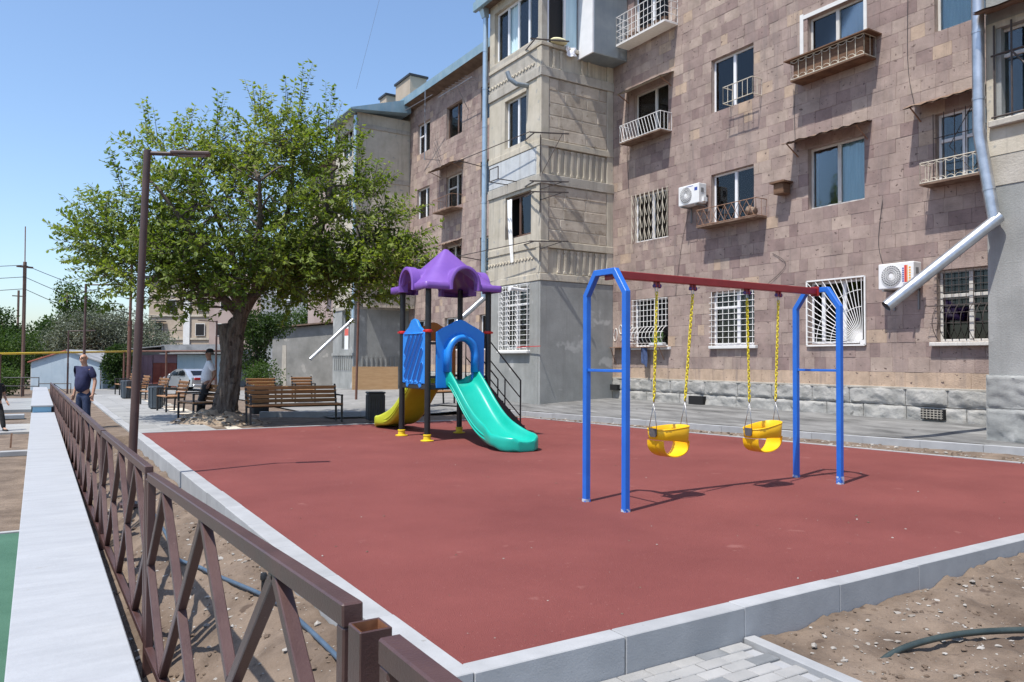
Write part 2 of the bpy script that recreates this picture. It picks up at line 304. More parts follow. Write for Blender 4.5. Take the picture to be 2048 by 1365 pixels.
def tuff_mat():
    """pinkish-brown volcanic stone: the tone of each block from the attribute 'tone', dark gas pits, rain streaks"""
    m = bpy.data.materials.new('tuff'); m.use_nodes = True; nt = m.node_tree; L = nt.links.new; b = nt.nodes['Principled BSDF']; b.inputs['Roughness'].default_value = .93; b.inputs['Specular IOR Level'].default_value = .25
    at = _n(nt, 'ShaderNodeAttribute', attribute_name='tone'); g = _n(nt, 'ShaderNodeNewGeometry')
    rp = _n(nt, 'ShaderNodeValToRGB'); e = rp.color_ramp.elements
    cols = [(0, (.240, .172, .157)), (.22, (.290, .216, .192)), (.45, (.335, .258, .223)), (.65, (.368, .287, .243)), (.84, (.41, .325, .268)), (1, (.455, .335, .24))]
    e[0].position, e[0].color = cols[0][0], c4(cols[0][1]); e[1].position, e[1].color = cols[-1][0], c4(cols[-1][1])
    for p, c in cols[1:-1]: k = e.new(p); k.color = c4(c)
    L(at.outputs['Fac'], rp.inputs[0])
    n1 = _n(nt, 'ShaderNodeTexNoise'); n1.inputs['Scale'].default_value = 2.2; n1.inputs['Detail'].default_value = 9; n1.inputs['Roughness'].default_value = .7; L(g.outputs['Position'], n1.inputs['Vector'])
    mr = _n(nt, 'ShaderNodeMapRange'); mr.inputs[1].default_value = .3; mr.inputs[2].default_value = .7; mr.inputs[3].default_value = .72; mr.inputs[4].default_value = 1.22; L(n1.outputs['Fac'], mr.inputs[0])
    vm = _n(nt, 'ShaderNodeVectorMath', operation='SCALE'); L(rp.outputs[0], vm.inputs[0]); L(mr.outputs[0], vm.inputs['Scale'])
    # rain streaks (grey wash), long in z
    mp = _n(nt, 'ShaderNodeMapping'); L(g.outputs['Position'], mp.inputs['Vector']); mp.inputs['Scale'].default_value = (1, 2.2, .16)
    n2 = _n(nt, 'ShaderNodeTexNoise'); n2.inputs['Scale'].default_value = 1.5; n2.inputs['Detail'].default_value = 9; n2.inputs['Roughness'].default_value = .72; L(mp.outputs[0], n2.inputs['Vector'])
    m2 = _n(nt, 'ShaderNodeMapRange'); m2.inputs[1].default_value = .52; m2.inputs[2].default_value = .70; m2.inputs[4].default_value = .75; L(n2.outputs['Fac'], m2.inputs[0])
    mx = _n(nt, 'ShaderNodeMix', data_type='RGBA'); L(m2.outputs[0], mx.inputs[0]); L(vm.outputs[0], mx.inputs[6]); mx.inputs[7].default_value = (.205, .168, .155, 1)
    # gas pits: elongated dark holes
    mp3 = _n(nt, 'ShaderNodeMapping'); L(g.outputs['Position'], mp3.inputs['Vector']); mp3.inputs['Scale'].default_value = (1, 1, 1.35); mp3.inputs['Rotation'].default_value = (.6, 0, 0)
    n3 = _n(nt, 'ShaderNodeTexNoise'); n3.inputs['Scale'].default_value = 8.5; n3.inputs['Detail'].default_value = 2.5; n3.inputs['Roughness'].default_value = .55; L(mp3.outputs[0], n3.inputs['Vector'])
    m3 = _n(nt, 'ShaderNodeMapRange'); m3.inputs[1].default_value = .655; m3.inputs[2].default_value = .69; L(n3.outputs['Fac'], m3.inputs[0])
    mx2 = _n(nt, 'ShaderNodeMix', data_type='RGBA'); L(m3.outputs[0], mx2.inputs[0]); L(mx.outputs[2], mx2.inputs[6]); mx2.inputs[7].default_value = (.15, .11, .095, 1)
    L(mx2.outputs[2], b.inputs['Base Color'])
    n4 = _n(nt, 'ShaderNodeTexNoise'); n4.inputs['Scale'].default_value = 34; n4.inputs['Detail'].default_value = 6; L(g.outputs['Position'], n4.inputs['Vector'])
    sb = _n(nt, 'ShaderNodeMath', operation='SUBTRACT'); L(n4.outputs['Fac'], sb.inputs[0]); L(m3.outputs[0], sb.inputs[1])
    bp = _n(nt, 'ShaderNodeBump'); bp.inputs['Strength'].default_value = .55; bp.inputs['Distance'].default_value = .02; L(sb.outputs[0], bp.inputs['Height']); L(bp.outputs[0], b.inputs['Normal'])
    MATS['tuff'] = m
tuff_mat()
def leaf_mat(name, cols, rough=.55, trans=.36):
    m = bpy.data.materials.new(name); m.use_nodes = True; nt = m.node_tree; L = nt.links.new; b = nt.nodes['Principled BSDF']; out = nt.nodes['Material Output']
    b.inputs['Roughness'].default_value = rough; b.inputs['Specular IOR Level'].default_value = .25
    at = _n(nt, 'ShaderNodeAttribute', attribute_name='tone'); rp = _n(nt, 'ShaderNodeValToRGB'); e = rp.color_ramp.elements
    e[0].color = c4(cols[0]); e[1].color = c4(cols[-1])
    for i, c in enumerate(cols[1:-1]): k = e.new((i+1)/(len(cols)-1)); k.color = c4(c)
    L(at.outputs['Fac'], rp.inputs[0]); L(rp.outputs[0], b.inputs['Base Color'])
    tl = _n(nt, 'ShaderNodeBsdfTranslucent'); vm = _n(nt, 'ShaderNodeVectorMath', operation='MULTIPLY'); vm.inputs[1].default_value = (1.5, 1.7, .6); L(rp.outputs[0], vm.inputs[0]); L(vm.outputs[0], tl.inputs[0])
    mx = _n(nt, 'ShaderNodeMixShader'); mx.inputs[0].default_value = trans; L(b.outputs[0], mx.inputs[1]); L(tl.outputs[0], mx.inputs[2]); L(mx.outputs[0], out.inputs[0])
    MATS[name] = m
leaf_mat('leaf_mulberry', [(.075, .115, .022), (.128, .175, .034), (.185, .230, .048), (.245, .268, .062), (.33, .29, .08)])
leaf_mat('leaf_silver', [(.095, .112, .080), (.135, .152, .112), (.185, .20, .155)], rough=.7, trans=.15)
leaf_mat('leaf_green', [(.028, .055, .014), (.05, .09, .02), (.08, .125, .03)])
leaf_mat('leaf_dark', [(.016, .034, .010), (.03, .058, .014), (.05, .08, .02)])
mat('chipped_blue', (.016, .13, .52), (.45, .52, .60), rough=.5, scale=22, lo=.47, hi=.53)
mat('white_scrawl', (.52, .49, .45), (.66, .63, .58), rough=.9, scale=14)
# ------------------------------------------------------------------ ground and paving
def ground_h(x, y):
    h = -.03
    if y < 3.37: h = -.32
    if y < 17.2 and x < 1.76: h = -.75
    if y >= 17.2: h = min(h, -.70+.60*smoothstep(.56, .76, x)+.07*smoothstep(.8, 1.6, x))
    if x < .62: h = -.72
    far = smoothstep(38, 52, y)
    h = h*(1-far)+min(h, -.62)*far
    if x > 14.4 and y < 60: h = max(h, -.03+.12*smoothstep(14.4, 15.5, x))
    d = max(abs(x)-60, y-90, -y-20, 0)
    if d > 0: h -= min(14, d*.03)
    return h+.02*fbm(x*.4, y*.4)
def lin(a, b, n): return [a+(b-a)*i/n for i in range(n)]
xs = [-2500, -900, -400, -200, -120, -70, -40, -25]+lin(-15, 0, 20)+lin(0, 1.6, 13)+[1.6, 1.73, 1.79, 1.9]+lin(2, 18, 32)+lin(18, 40, 12)+[40, 60, 90, 150, 300, 700, 1500, 2500]
ys = [-60, -30, -15]+lin(-8, 3.1, 22)+[3.1, 3.34, 3.40]+lin(3.5, 17, 27)+[17.1, 17.26]+lin(17.5, 60, 75)+[60, 66, 74, 85, 100, 130, 180, 260, 400, 700, 1300, 2500, 3500]
g = MB()
g.add([(x, y, ground_h(x, y)) for y in ys for x in xs], [(j*len(xs)+i, j*len(xs)+i+1, (j+1)*len(xs)+i+1, (j+1)*len(xs)+i) for j in range(len(ys)-1) for i in range(len(xs)-1)])
ground = struct('ground', g, 'soil', smooth=True)

# loose soil beds close to the camera, finer
def bed_left(x, y): return -.66+.47*smoothstep(.58, 1.66, x)**.8 + .035*fbm(x*2.2, y*2.2, 3) + .024*fbm(x*8, y*8, 1)
def bed_front(x, y):
    r = -.20+.10*smoothstep(4.0, 7.5, x)*(1-smoothstep(0, 1.4, 3.3-y)*.4)
    return r+.05*fbm(x*1.7, y*1.7, 5)*smoothstep(3.85, 4.3, x)+.034*fbm(x*5, y*5, 2)+.014*fbm(x*17, y*17, 8)
bed = MB().grid(30, 420, lambda u, v: (.57+u*1.11, -1+v*18.3, bed_left(.57+u*1.11, -1+v*18.3)))
struct('soil_bed', bed, 'soil', smooth=True)
def strip_x(y): return 3.90-.02*(3.3-y)
bed = MB().grid(150, 84, lambda u, v: (3.86+u*6.6, -.9+v*4.2, bed_front(3.86+u*6.6, -.9+v*4.2)))
struct('soil_bed', bed, 'soil', smooth=True)

def stones(name, n, fn, mats, lo, hi, seed, label):
    r = random.Random(seed); m = MB()
    base = [Vector((0,0,1)), Vector((0,0,-.6))]+[Vector((math.cos(t), math.sin(t), q)) for q, o in ((.35, 0), (-.25, .4)) for t in [o+k*math.pi*2/5 for k in range(5)]]
    fs = [(0, 2+i, 2+(i+1) % 5) for i in range(5)]+[(1, 7+(i+1) % 5, 7+i) for i in range(5)]+[(2+i, 7+i, 2+(i+1) % 5) for i in range(5)]+[(2+(i+1) % 5, 7+i, 7+(i+1) % 5) for i in range(5)]
    for _ in range(n):
        x, y, z = fn(r); s = lo*(hi/lo)**(r.random()**2.4); a = r.random()*6.28; sq = (s*r.uniform(.6, 1.5), s*r.uniform(.6, 1.3), s*r.uniform(.3, .8))
        vs = []
        for b in base:
            j = r.uniform(.6, 1.25); p = Vector((b.x*sq[0]*j, b.y*sq[1]*j, b.z*sq[2]*j))
            vs.append((x+p.x*math.cos(a)-p.y*math.sin(a), y+p.x*math.sin(a)+p.y*math.cos(a), z+p.z+sq[2]*.25))
        m.cur = 0 if len(mats) == 1 else (1 if r.random() < .60 else 0); m.add(vs, fs)
    o = build(name, m, mats, recalc=False, smooth=False); tag(o, label, 'stones', kind='stuff'); return o
def rl(r): x = .62+r.random()*1.02; y = .5+16.5*r.random()**1.6; return x, y, bed_left(x, y)
def rf(r): x = 3.95+r.random()*5.5; y = .3+2.95*r.random(); return x, y, bed_front(x, y)
stones('pebbles', 3000, rl, ['pebble', 'clod'], .005, .028, 3, 'loose pebbles and clods on the soil between fence and kerb')
stones('pebbles', 4200, rf, ['pebble', 'clod'], .004, .026, 4, 'loose pebbles and clods on the soil in the bottom right corner')

# red rubber play surface
RED = [(1.86, 3.44), (13.45, 3.44), (13.04, 5.86), (11.34, 17.0), (11.3, 17.42), (1.86, 17.42)]
struct('play_surface', MB().prism(RED, (0, 0, -.02), (1, 0, 0), (0, 1, 0), (0, 0, .022)), 'rubber_red')

# kerbs: each stone a piece
def kerb(name, p, q, w, z0, z1, step=1.0, mat_='kerb_stone', jit=.003):
    """row of kerb stones from p to q (their left edge), width w to the right of the direction"""
    p = Vector((*p, 0)); q = Vector((*q, 0)); L = (q-p).length; d = (q-p)/L; n = Vector((d.y, -d.x, 0)); k = max(1, round(L/step)); st = L/k
    root = bpy.data.objects.new(name, None); col.objects.link(root); root['kind'] = 'structure'
    mesh = None
    for i in range(k):
        if mesh is None:
            o = build('kerb_stone', MB().box(.0015, st-.0015, -w, 0, z0, z1), mat_, root, bevel=.005, seg=1); mesh = o.data
        else:
            o = bpy.data.objects.new('kerb_stone', mesh); col.objects.link(o); o.parent = root
        c = p+d*(i*st); o.location = (c.x+rnd.uniform(-jit, jit), c.y+rnd.uniform(-jit, jit), rnd.uniform(-jit, jit)); o.rotation_euler.z = math.atan2(d.y, d.x)+rnd.uniform(-.002, .002)
    return root
kerb('play_area_kerb', (1.685, 3.31), (1.685, 36.3), .172, -.5, .016)
kerb('play_area_kerb', (1.86, 3.44), (14.4, 3.44), .135, -.5, .016)
kerb('play_area_kerb', (1.862, 17.50), (11.4, 17.50), .08, -.2, .014)
kerb('play_area_kerb', (11.36, 17.4), (13.5, 3.40), .06, -.2, .02) if False else kerb('play_area_kerb', (11.37, 17.42), (13.07, 5.9), .06, -.2, .018)
kerb('play_area_kerb', (13.07, 5.88), (13.5, 3.3), .06, -.2, .018)
def XK(y): return 14.06-(y-6.3)*.2196
kerb('footway_kerb', (XK(19.6), 19.6), (XK(0), 0), .14, -.2, .155)
# soil strip between red surface and raised kerb
m = MB().grid(8, 120, lambda u, v: (lambda y: ((1-u)*(13.06-(y-5.86)*.1527)+u*(XK(y)-.03), y, .005+.02*fbm(u*3, y*3)+.02*u))(0+v*19))
struct('soil_strip', m, 'soil', smooth=True)
def rs(r): y = 4+13*r.random(); u = r.random(); return (1-u)*(13.1-(y-5.86)*.1527)+u*(XK(y)-.05), y, .015
stones('pebbles', 900, rs, ['pebble', 'clod'], .008, .045, 5, 'small stones on the strip along the raised footway kerb')

def rr_(r): x = 1.9+9*r.random(); y = 3.5+13.5*r.random()**1.4; return x, y, .003
stones('grit', 420, rr_, ['pebble', 'clod'], .003, .012, 12, 'scattered grit lying on the red play surface')
# asphalt apron in front of the building
def asph(u, v):
    y = -2+v*24; x0 = XK(y)+.145; x1 = 16.25; x = x0+(x1-x0)*u
    return (x, y, .148+.20*smoothstep(0, 1, u)+.012*fbm(x*1.5, y*1.5))
struct('asphalt_footway', MB().grid(24, 120, asph), 'asphalt', smooth=True)
# old asphalt yard beyond the bench
def yard(u, v):
    y = 19.6+v*26; x = 6.6+u*9.6
    lim = XK(y)+.145 if y < 19.6 else 6.6
    return (x, y, .02+.13*smoothstep(8.5, 12.5, x)*(1-smoothstep(30, 44, y))+.01*fbm(x, y)-.55*smoothstep(38, 46, y))
struct('yard_paving', MB().grid(30, 70, yard), 'old_asphalt', smooth=True)
struct('yard_paving', MB().grid(10, 40, lambda u, v: (2.2+u*8, 36.5+v*25, -.005-.6*smoothstep(38, 50, 36.5+v*25)+.01*fbm(u*9, v*20))), 'old_asphalt', smooth=True)

# light concrete slabs of the path, each slab a piece
def slabs(name, x0, x1, y0, y1, sx, sy, z, material, th=.06, gap=.006, skip=None):
    root = bpy.data.objects.new(name, None); col.objects.link(root); root['kind'] = 'structure'; mesh = {}
    nx = round((x1-x0)/sx); ny = round((y1-y0)/sy)
    for j in range(ny):
        for i in range(nx):
            if skip and skip(x0+(i+.5)*sx, y0+(j+.5)*sy): continue
            key = 'slab'
            if key not in mesh:
                o = build('paving_slab', MB().box(gap/2, sx-gap/2, gap/2, sy-gap/2, -th, 0), material, root); mesh[key] = o.data
            else:
                o = bpy.data.objects.new('paving_slab', mesh[key]); col.objects.link(o); o.parent = root
            o.location = (x0+i*sx, y0+j*sy, z+rnd.uniform(-.002, .002))
    return root
struct('path_bed', MB().box(1.86, 4.0, 17.5, 37, -.2, -.028), 'masonry_joint')
slabs('path', 1.865, 3.365, 17.52, 36.5, .5, .5, .006, 'path_paving')
slabs('path', 3.37, 4.37, 19.2, 21.2, .5, .5, .006, 'path_paving')
# block paving in the foreground
struct('paving_bed', MB().box(1.0, 3.75, 1.0, 3.31, -.4, -.205), 'kerb_stone')
root = bpy.data.objects.new('block_paving', None); col.objects.link(root); root['kind'] = 'structure'
pm = {}
for j in range(12):
    for i in range(12):
        x = 1.55+i*.2+(.1 if j % 2 else 0); y = 3.30-(j+1)*.1
        if x+.2 > 3.765: continue
        dk = 'paver_dark' if rnd.random() < .13 else 'paver_light'
        if dk not in pm: o = build('paving_block', MB().box(.003, .197, .003, .097, -.06, 0), dk, root, bevel=.005); pm[dk] = o.data
        else: o = bpy.data.objects.new('paving_block', pm[dk]); col.objects.link(o); o.parent = root
        o.location = (x, y, -.19+rnd.uniform(-.0025, .0025))
kerb('paving_kerb', (3.77, 3.30), (3.62, 1.2), -.09, -.4, -.165)

# low retaining wall with a white cap, left of the fence
w = thing('retaining_wall', 'long low retaining wall with a white concrete top left of the brown fence', 'wall', (.2, 10, -.8), world=True)
build('cap', MB().box(-.125, .555, -3, 30.7, -.40, -.33), 'white_concrete', w, bevel=.008)
build('base', MB().box(-.10, .53, -3, 30.6, -.95, -.402), 'concrete_old', w)
w = thing('retaining_wall', 'raised far end of the white retaining wall with a light blue painted face', 'wall', (.2, 40, -.8), world=True)
build('cap', MB().box(-.14, .52, 30.72, 50, -.14, -.085), 'white_concrete', w, bevel=.006)
build('base', MB().box(-.09, .46, 30.76, 49.9, -.95, -.142), 'pale_blue_paint', w)
# lower terrace on the left
struct('sports_court', MB().box(-9, -.13, -6, 11.7, -.8, -.700), 'rubber_green')
kerb('court_kerb', (-9, 11.79), (-.13, 11.79), .08, -.8, -.68)
struct('terrace_slab', MB().box(-6, -.14, 26.9, 30.2, -.8, -.655), 'path_paving')
struct('terrace_slab', MB().box(-9, -.16, 37.5, 48, -.8, -.60), 'path_paving')
t = tag(build('concrete_lintel', MB().box(-.68, -.13, 20.9, 21.15, -.72, -.60), 'kerb_stone', bevel=.01), 'loose grey concrete beam lying on the soil beside the white wall', 'concrete beam')
t = tag(build('concrete_piece', MB().box(-1.5, -.35, 33.3, 33.9, -.70, -.55), 'kerb_stone', bevel=.01), 'flat grey slab lying on the soil behind the white wall', 'concrete slab')
tag(build('iron_stake', MB().bar((-.52, 23.0, -.75), (-.50, 23.0, -.36), .04), 'grille_rust'), 'short rusty stake standing in the soil left of the white wall', 'stake')
# ------------------------------------------------------------------ brown metal fence
fx = lambda y: .68-.0045*max(0, y-8)
def top(y): return .80-.0205*(y-5.8) if y < 10.2 else .71-.0085*(y-10.2)
fence = thing('metal_fence', 'brown painted metal fence of crossed bars along the white wall', 'fence', (.68, 10, -.7), world=True)
def panel(y0, y1, z0t, z1t, hgt=1.22, xs_=1):
    x0, x1 = fx(y0), fx(y1); P = lambda y, h: Vector((x0+(x1-x0)*(y-y0)/(y1-y0), y, z0t+(z1t-z0t)*(y-y0)/(y1-y0)-h))
    m = MB()
    m.bar(P(y0, .03), P(y1, .03), .055, .06); m.bar(P(y0, hgt-.025), P(y1, hgt-.025), .05, .05)
    m.bar(P(y0+.026, .058), P(y0+.026, hgt-.046), .05); m.bar(P(y1-.026, .058), P(y1-.026, hgt-.046), .05)
    fr = build('panel_frame', m, 'fence_brown', fence, bevel=.005 if y0 < 8 else 0)
    per = (y1-y0-.1)/3; a = y0+.05+per/2; zt, zb = .055, hgt-.045; zm = (zt+zb)/2
    segs = []
    for k in range(3):
        ya = a+k*per; yb = ya+per
        if k < 2:
            segs += [((ya, zt), (yb, zb)), ((yb, zt), ((ya+yb)/2+.02, zm-.015)), (((ya+yb)/2-.02, zm+.015), (ya, zb))]
    segs += [((a, zt), (y0+.05, zm)), ((y0+.05, zm), (a, zb)), ((y1-.05-per/2, zt), (y1-.05, zm)), ((y1-.05, zm), (y1-.05-per/2, zb))]
    for (ya, ha), (yb, hb) in segs:
        build('brace', MB().bar(P(ya, ha), P(yb, hb), .046, .046, ref=(1, 0, 0)), 'fence_brown', fr, bevel=.004 if y0 < 8 else 0)
panel(-2.35, 1.60, .95, .935); panel(1.83, 5.74, .945, .77)
ys_ = 5.86; n = 0
while ys_ < 36:
    panel(ys_, ys_+4.05, top(ys_), top(ys_+4.05)); ys_ += 4.16; n += 1
def fpost(y, zt, w=.07, open_=False):
    x = fx(y); m = MB()
    if open_:
        o, i = w/2, w/2-.006; ring = lambda s, z: [(x+a*s, y+b*s, z) for a, b in ((-1,-1),(1,-1),(1,1),(-1,1))]
        m.loft([ring(o, -.9), ring(o, zt), ring(i, zt), ring(i, zt-.35)], caps=False); m.box(x-i, x+i, y-i, y+i, zt-.36, zt-.35)
        build('post', m, 'fence_brown', fence, bevel=.004); 
        build('post_rim_rust', MB().loft([ring(i-.0008, zt-.002), ring(i-.0008, zt-.30), ring(i-.002, zt-.30), ring(i-.002, zt-.002)], caps=False), 'rust', fence)
    else: build('post', m.bar((x, y, -.9), (x, y, zt), w), 'fence_brown', fence, bevel=.004)
fpost(1.715, .925, .08, True)
fpost(5.80, .72, .05)
yy = 9.96
while yy < 40: fpost(yy, top(yy)-.03, .05); yy += 4.16

# irrigation hose and riser in the soil bed
def polycurve(pts, n=8):
    pts = [Vector(p) for p in pts]; out = []
    for i in range(len(pts)-1):
        p0 = pts[max(i-1, 0)]; p1 = pts[i]; p2 = pts[i+1]; p3 = pts[min(i+2, len(pts)-1)]
        for k in range(n):
            t = k/n; out.append(.5*((2*p1)+(p2-p0)*t+(2*p0-5*p1+4*p2-p3)*t*t+(3*p1-p0-3*p2+p3)*t**3))
    return out+[pts[-1]]
hp = [(1.30, 12.5), (1.22, 10), (1.20, 8.8), (1.16, 8.0), (1.25, 7.2), (1.30, 6.8), (1.44, 5.85), (1.49, 5.4), (1.52, 4.65), (1.5, 3.6), (1.46, 2.2)]
tag(build('irrigation_hose', MB().tube(polycurve([(x, y, bed_left(x, y)+.022) for x, y in hp]), .0165, 10), 'hose_blue', smooth=True), 'blue plastic irrigation hose on the soil behind the fence', 'hose')
rz = thing('sprinkler_riser', 'black plastic sprinkler riser standing on the blue hose', 'sprinkler', (1.44, 5.74, -.4), world=True)
build('stem', MB().tube([(1.44, 5.74, -.38), (1.445, 5.74, -.06)], .017, 12), 'plastic_black', rz, smooth=40)
build('head', MB().lathe((1.445, 5.74, -.075), [(.017, 0), (.026, .01), (.026, .04), (.02, .055)], 12), 'plastic_black', rz, smooth=40)
build('band', MB().lathe((1.443, 5.74, -.25), [(.0185, 0), (.0185, .04)], 12), 'paper_white', rz)
h2 = [(4.22, 2.72, -.25), (4.40, 2.70, -.19), (4.6, 2.66, -.155), (4.86, 2.58, -.13), (5.13, 2.48, -.125), (5.5, 2.3, -.13), (6.2, 1.9, -.14), (7, 1.6, -.14)]
tag(build('drip_hose', MB().tube(polycurve(h2), .02, 10), 'hose_dark', smooth=True), 'dark green hose half buried in the soil at the bottom right', 'hose')

# ------------------------------------------------------------------ near street lamp
def street_lamp(name, label, x, y, z, h, arm, dirv, lean=(0, 0), r=.045, group=None):
    t = thing(name, label, 'street lamp', (x, y, z), group=group)
    d = Vector(dirv).normalized(); topv = Vector((lean[0], lean[1], h))
    half = topv*.52
    build('base_plate', MB().box(-.12, .12, -.12, .12, -.02, .02), 'lamp_brown', t)
    build('pole', MB().tube([(0, 0, 0), half*.98], r*1.18, 14).tube([half*.98, topv], r, 14), 'lamp_brown', t, smooth=40)
    a0 = topv-Vector((0, 0, .04)); a1 = a0+d*arm*.42+Vector((0, 0, .015))
    build('arm', MB().tube([a0-d*.03, a1], r*.62, 10), 'lamp_brown', t, smooth=40)
    hd = build('lamp_head', MB().bar(a1-d*.03+Vector((0, 0, .01)), a1+d*arm*.62+Vector((0, 0, .035)), .15, .05), 'lamp_brown', t, bevel=.015, seg=2)
    build('diffuser', MB().bar(a1+d*.06+Vector((0, 0, -.02)), a1+d*arm*.55+Vector((0, 0, .005)), .11, .006), 'ac_grey', hd)
    return t
street_lamp('street_lamp', 'tall brown street lamp rising between the near fence and the red play surface', 1.06, 11.0, -.34, 4.62, .74, (.962, -.27, 0), lean=(.12, -.04))
street_lamp('street_lamp', 'thin dark street lamp behind the man in the navy shirt', 1.75, 38.2, -.1, 4.9, 1.45, (.93, -.35, 0), lean=(.02, 0), r=.05)
street_lamp('street_lamp', 'slim dark street lamp standing before the light blue garage', 1.4, 46.5, -.5, 3.5, 1.25, (.93, -.35, 0), r=.04)
street_lamp('street_lamp', 'short dark street lamp with a left pointing arm above the silver car', 9.0, 47.5, -.6, 4.4, 1.0, (-.95, .3, 0), r=.055)
# ------------------------------------------------------------------ swing set
sw = thing('swing_set', 'blue swing frame with a red top beam and two yellow toddler swings', 'swing set', (6.95, 6.39, 0), world=True)
YF, YB, YC = 6.06, 6.72, 6.39
for X in (5.17, 8.73):
    pts = [(X, YF, .0), (X, YF, 2.27), (X, YF+.17, 2.505), (X, YB-.17, 2.505), (X, YB, 2.27), (X, YB, .0)]
    m = MB(); w_ = .033
    ring = []
    for i, p in enumerate(pts):      # mitred square tube
        p = Vector(p); a = (p-Vector(pts[i-1])).normalized() if i else None; b = (Vector(pts[i+1])-p).normalized() if i < 5 else None
        d = (a+b).normalized() if a and b else (a or b); n_ = Vector((1, 0, 0)).cross(d); k = 1/max(.5, d.dot(a or b))
        ring.append([p+Vector((sx*w_, 0, 0))+n_*(sy*w_*k) for sx, sy in ((-1,-1),(1,-1),(1,1),(-1,1))])
    fr = build('end_frame', m.loft(ring), 'swing_blue', sw, bevel=.005, ang=20)
    build('crossbar', MB().bar((X, YF+.033, 1.45), (X, YB-.033, 1.45), .03), 'swing_blue', fr, bevel=.003)
    for y in (YF, YB): build('chipped_foot', MB().box(X-.0338, X+.0338, y-.0338, y+.0338, .0, .10 if (X > 6 and y == YF) else .035), 'chipped_blue', fr)
build('beam', MB().box(5.17+.034, 8.73-.034, YC-.04, YC+.04, 2.445, 2.53), 'swing_red', sw, bevel=.006)
for X in (5.17+.04, 8.73-.04): build('beam_flange', MB().box(X-.012, X+.012, YC-.06, YC+.06, 2.425, 2.55), 'swing_red', sw, bevel=.003)
def link_path(c, d, side, L, W):
    u = d.normalized(); a = side; out = []
    for k in range(10):
        t = 2*math.pi*k/10; cx_, sy_ = math.cos(t), math.sin(t)
        out.append(c+u*(cx_*L*.5*(abs(cx_)**-.25 if abs(cx_) > .05 else 1))+a*(sy_*W*.5))
    return out
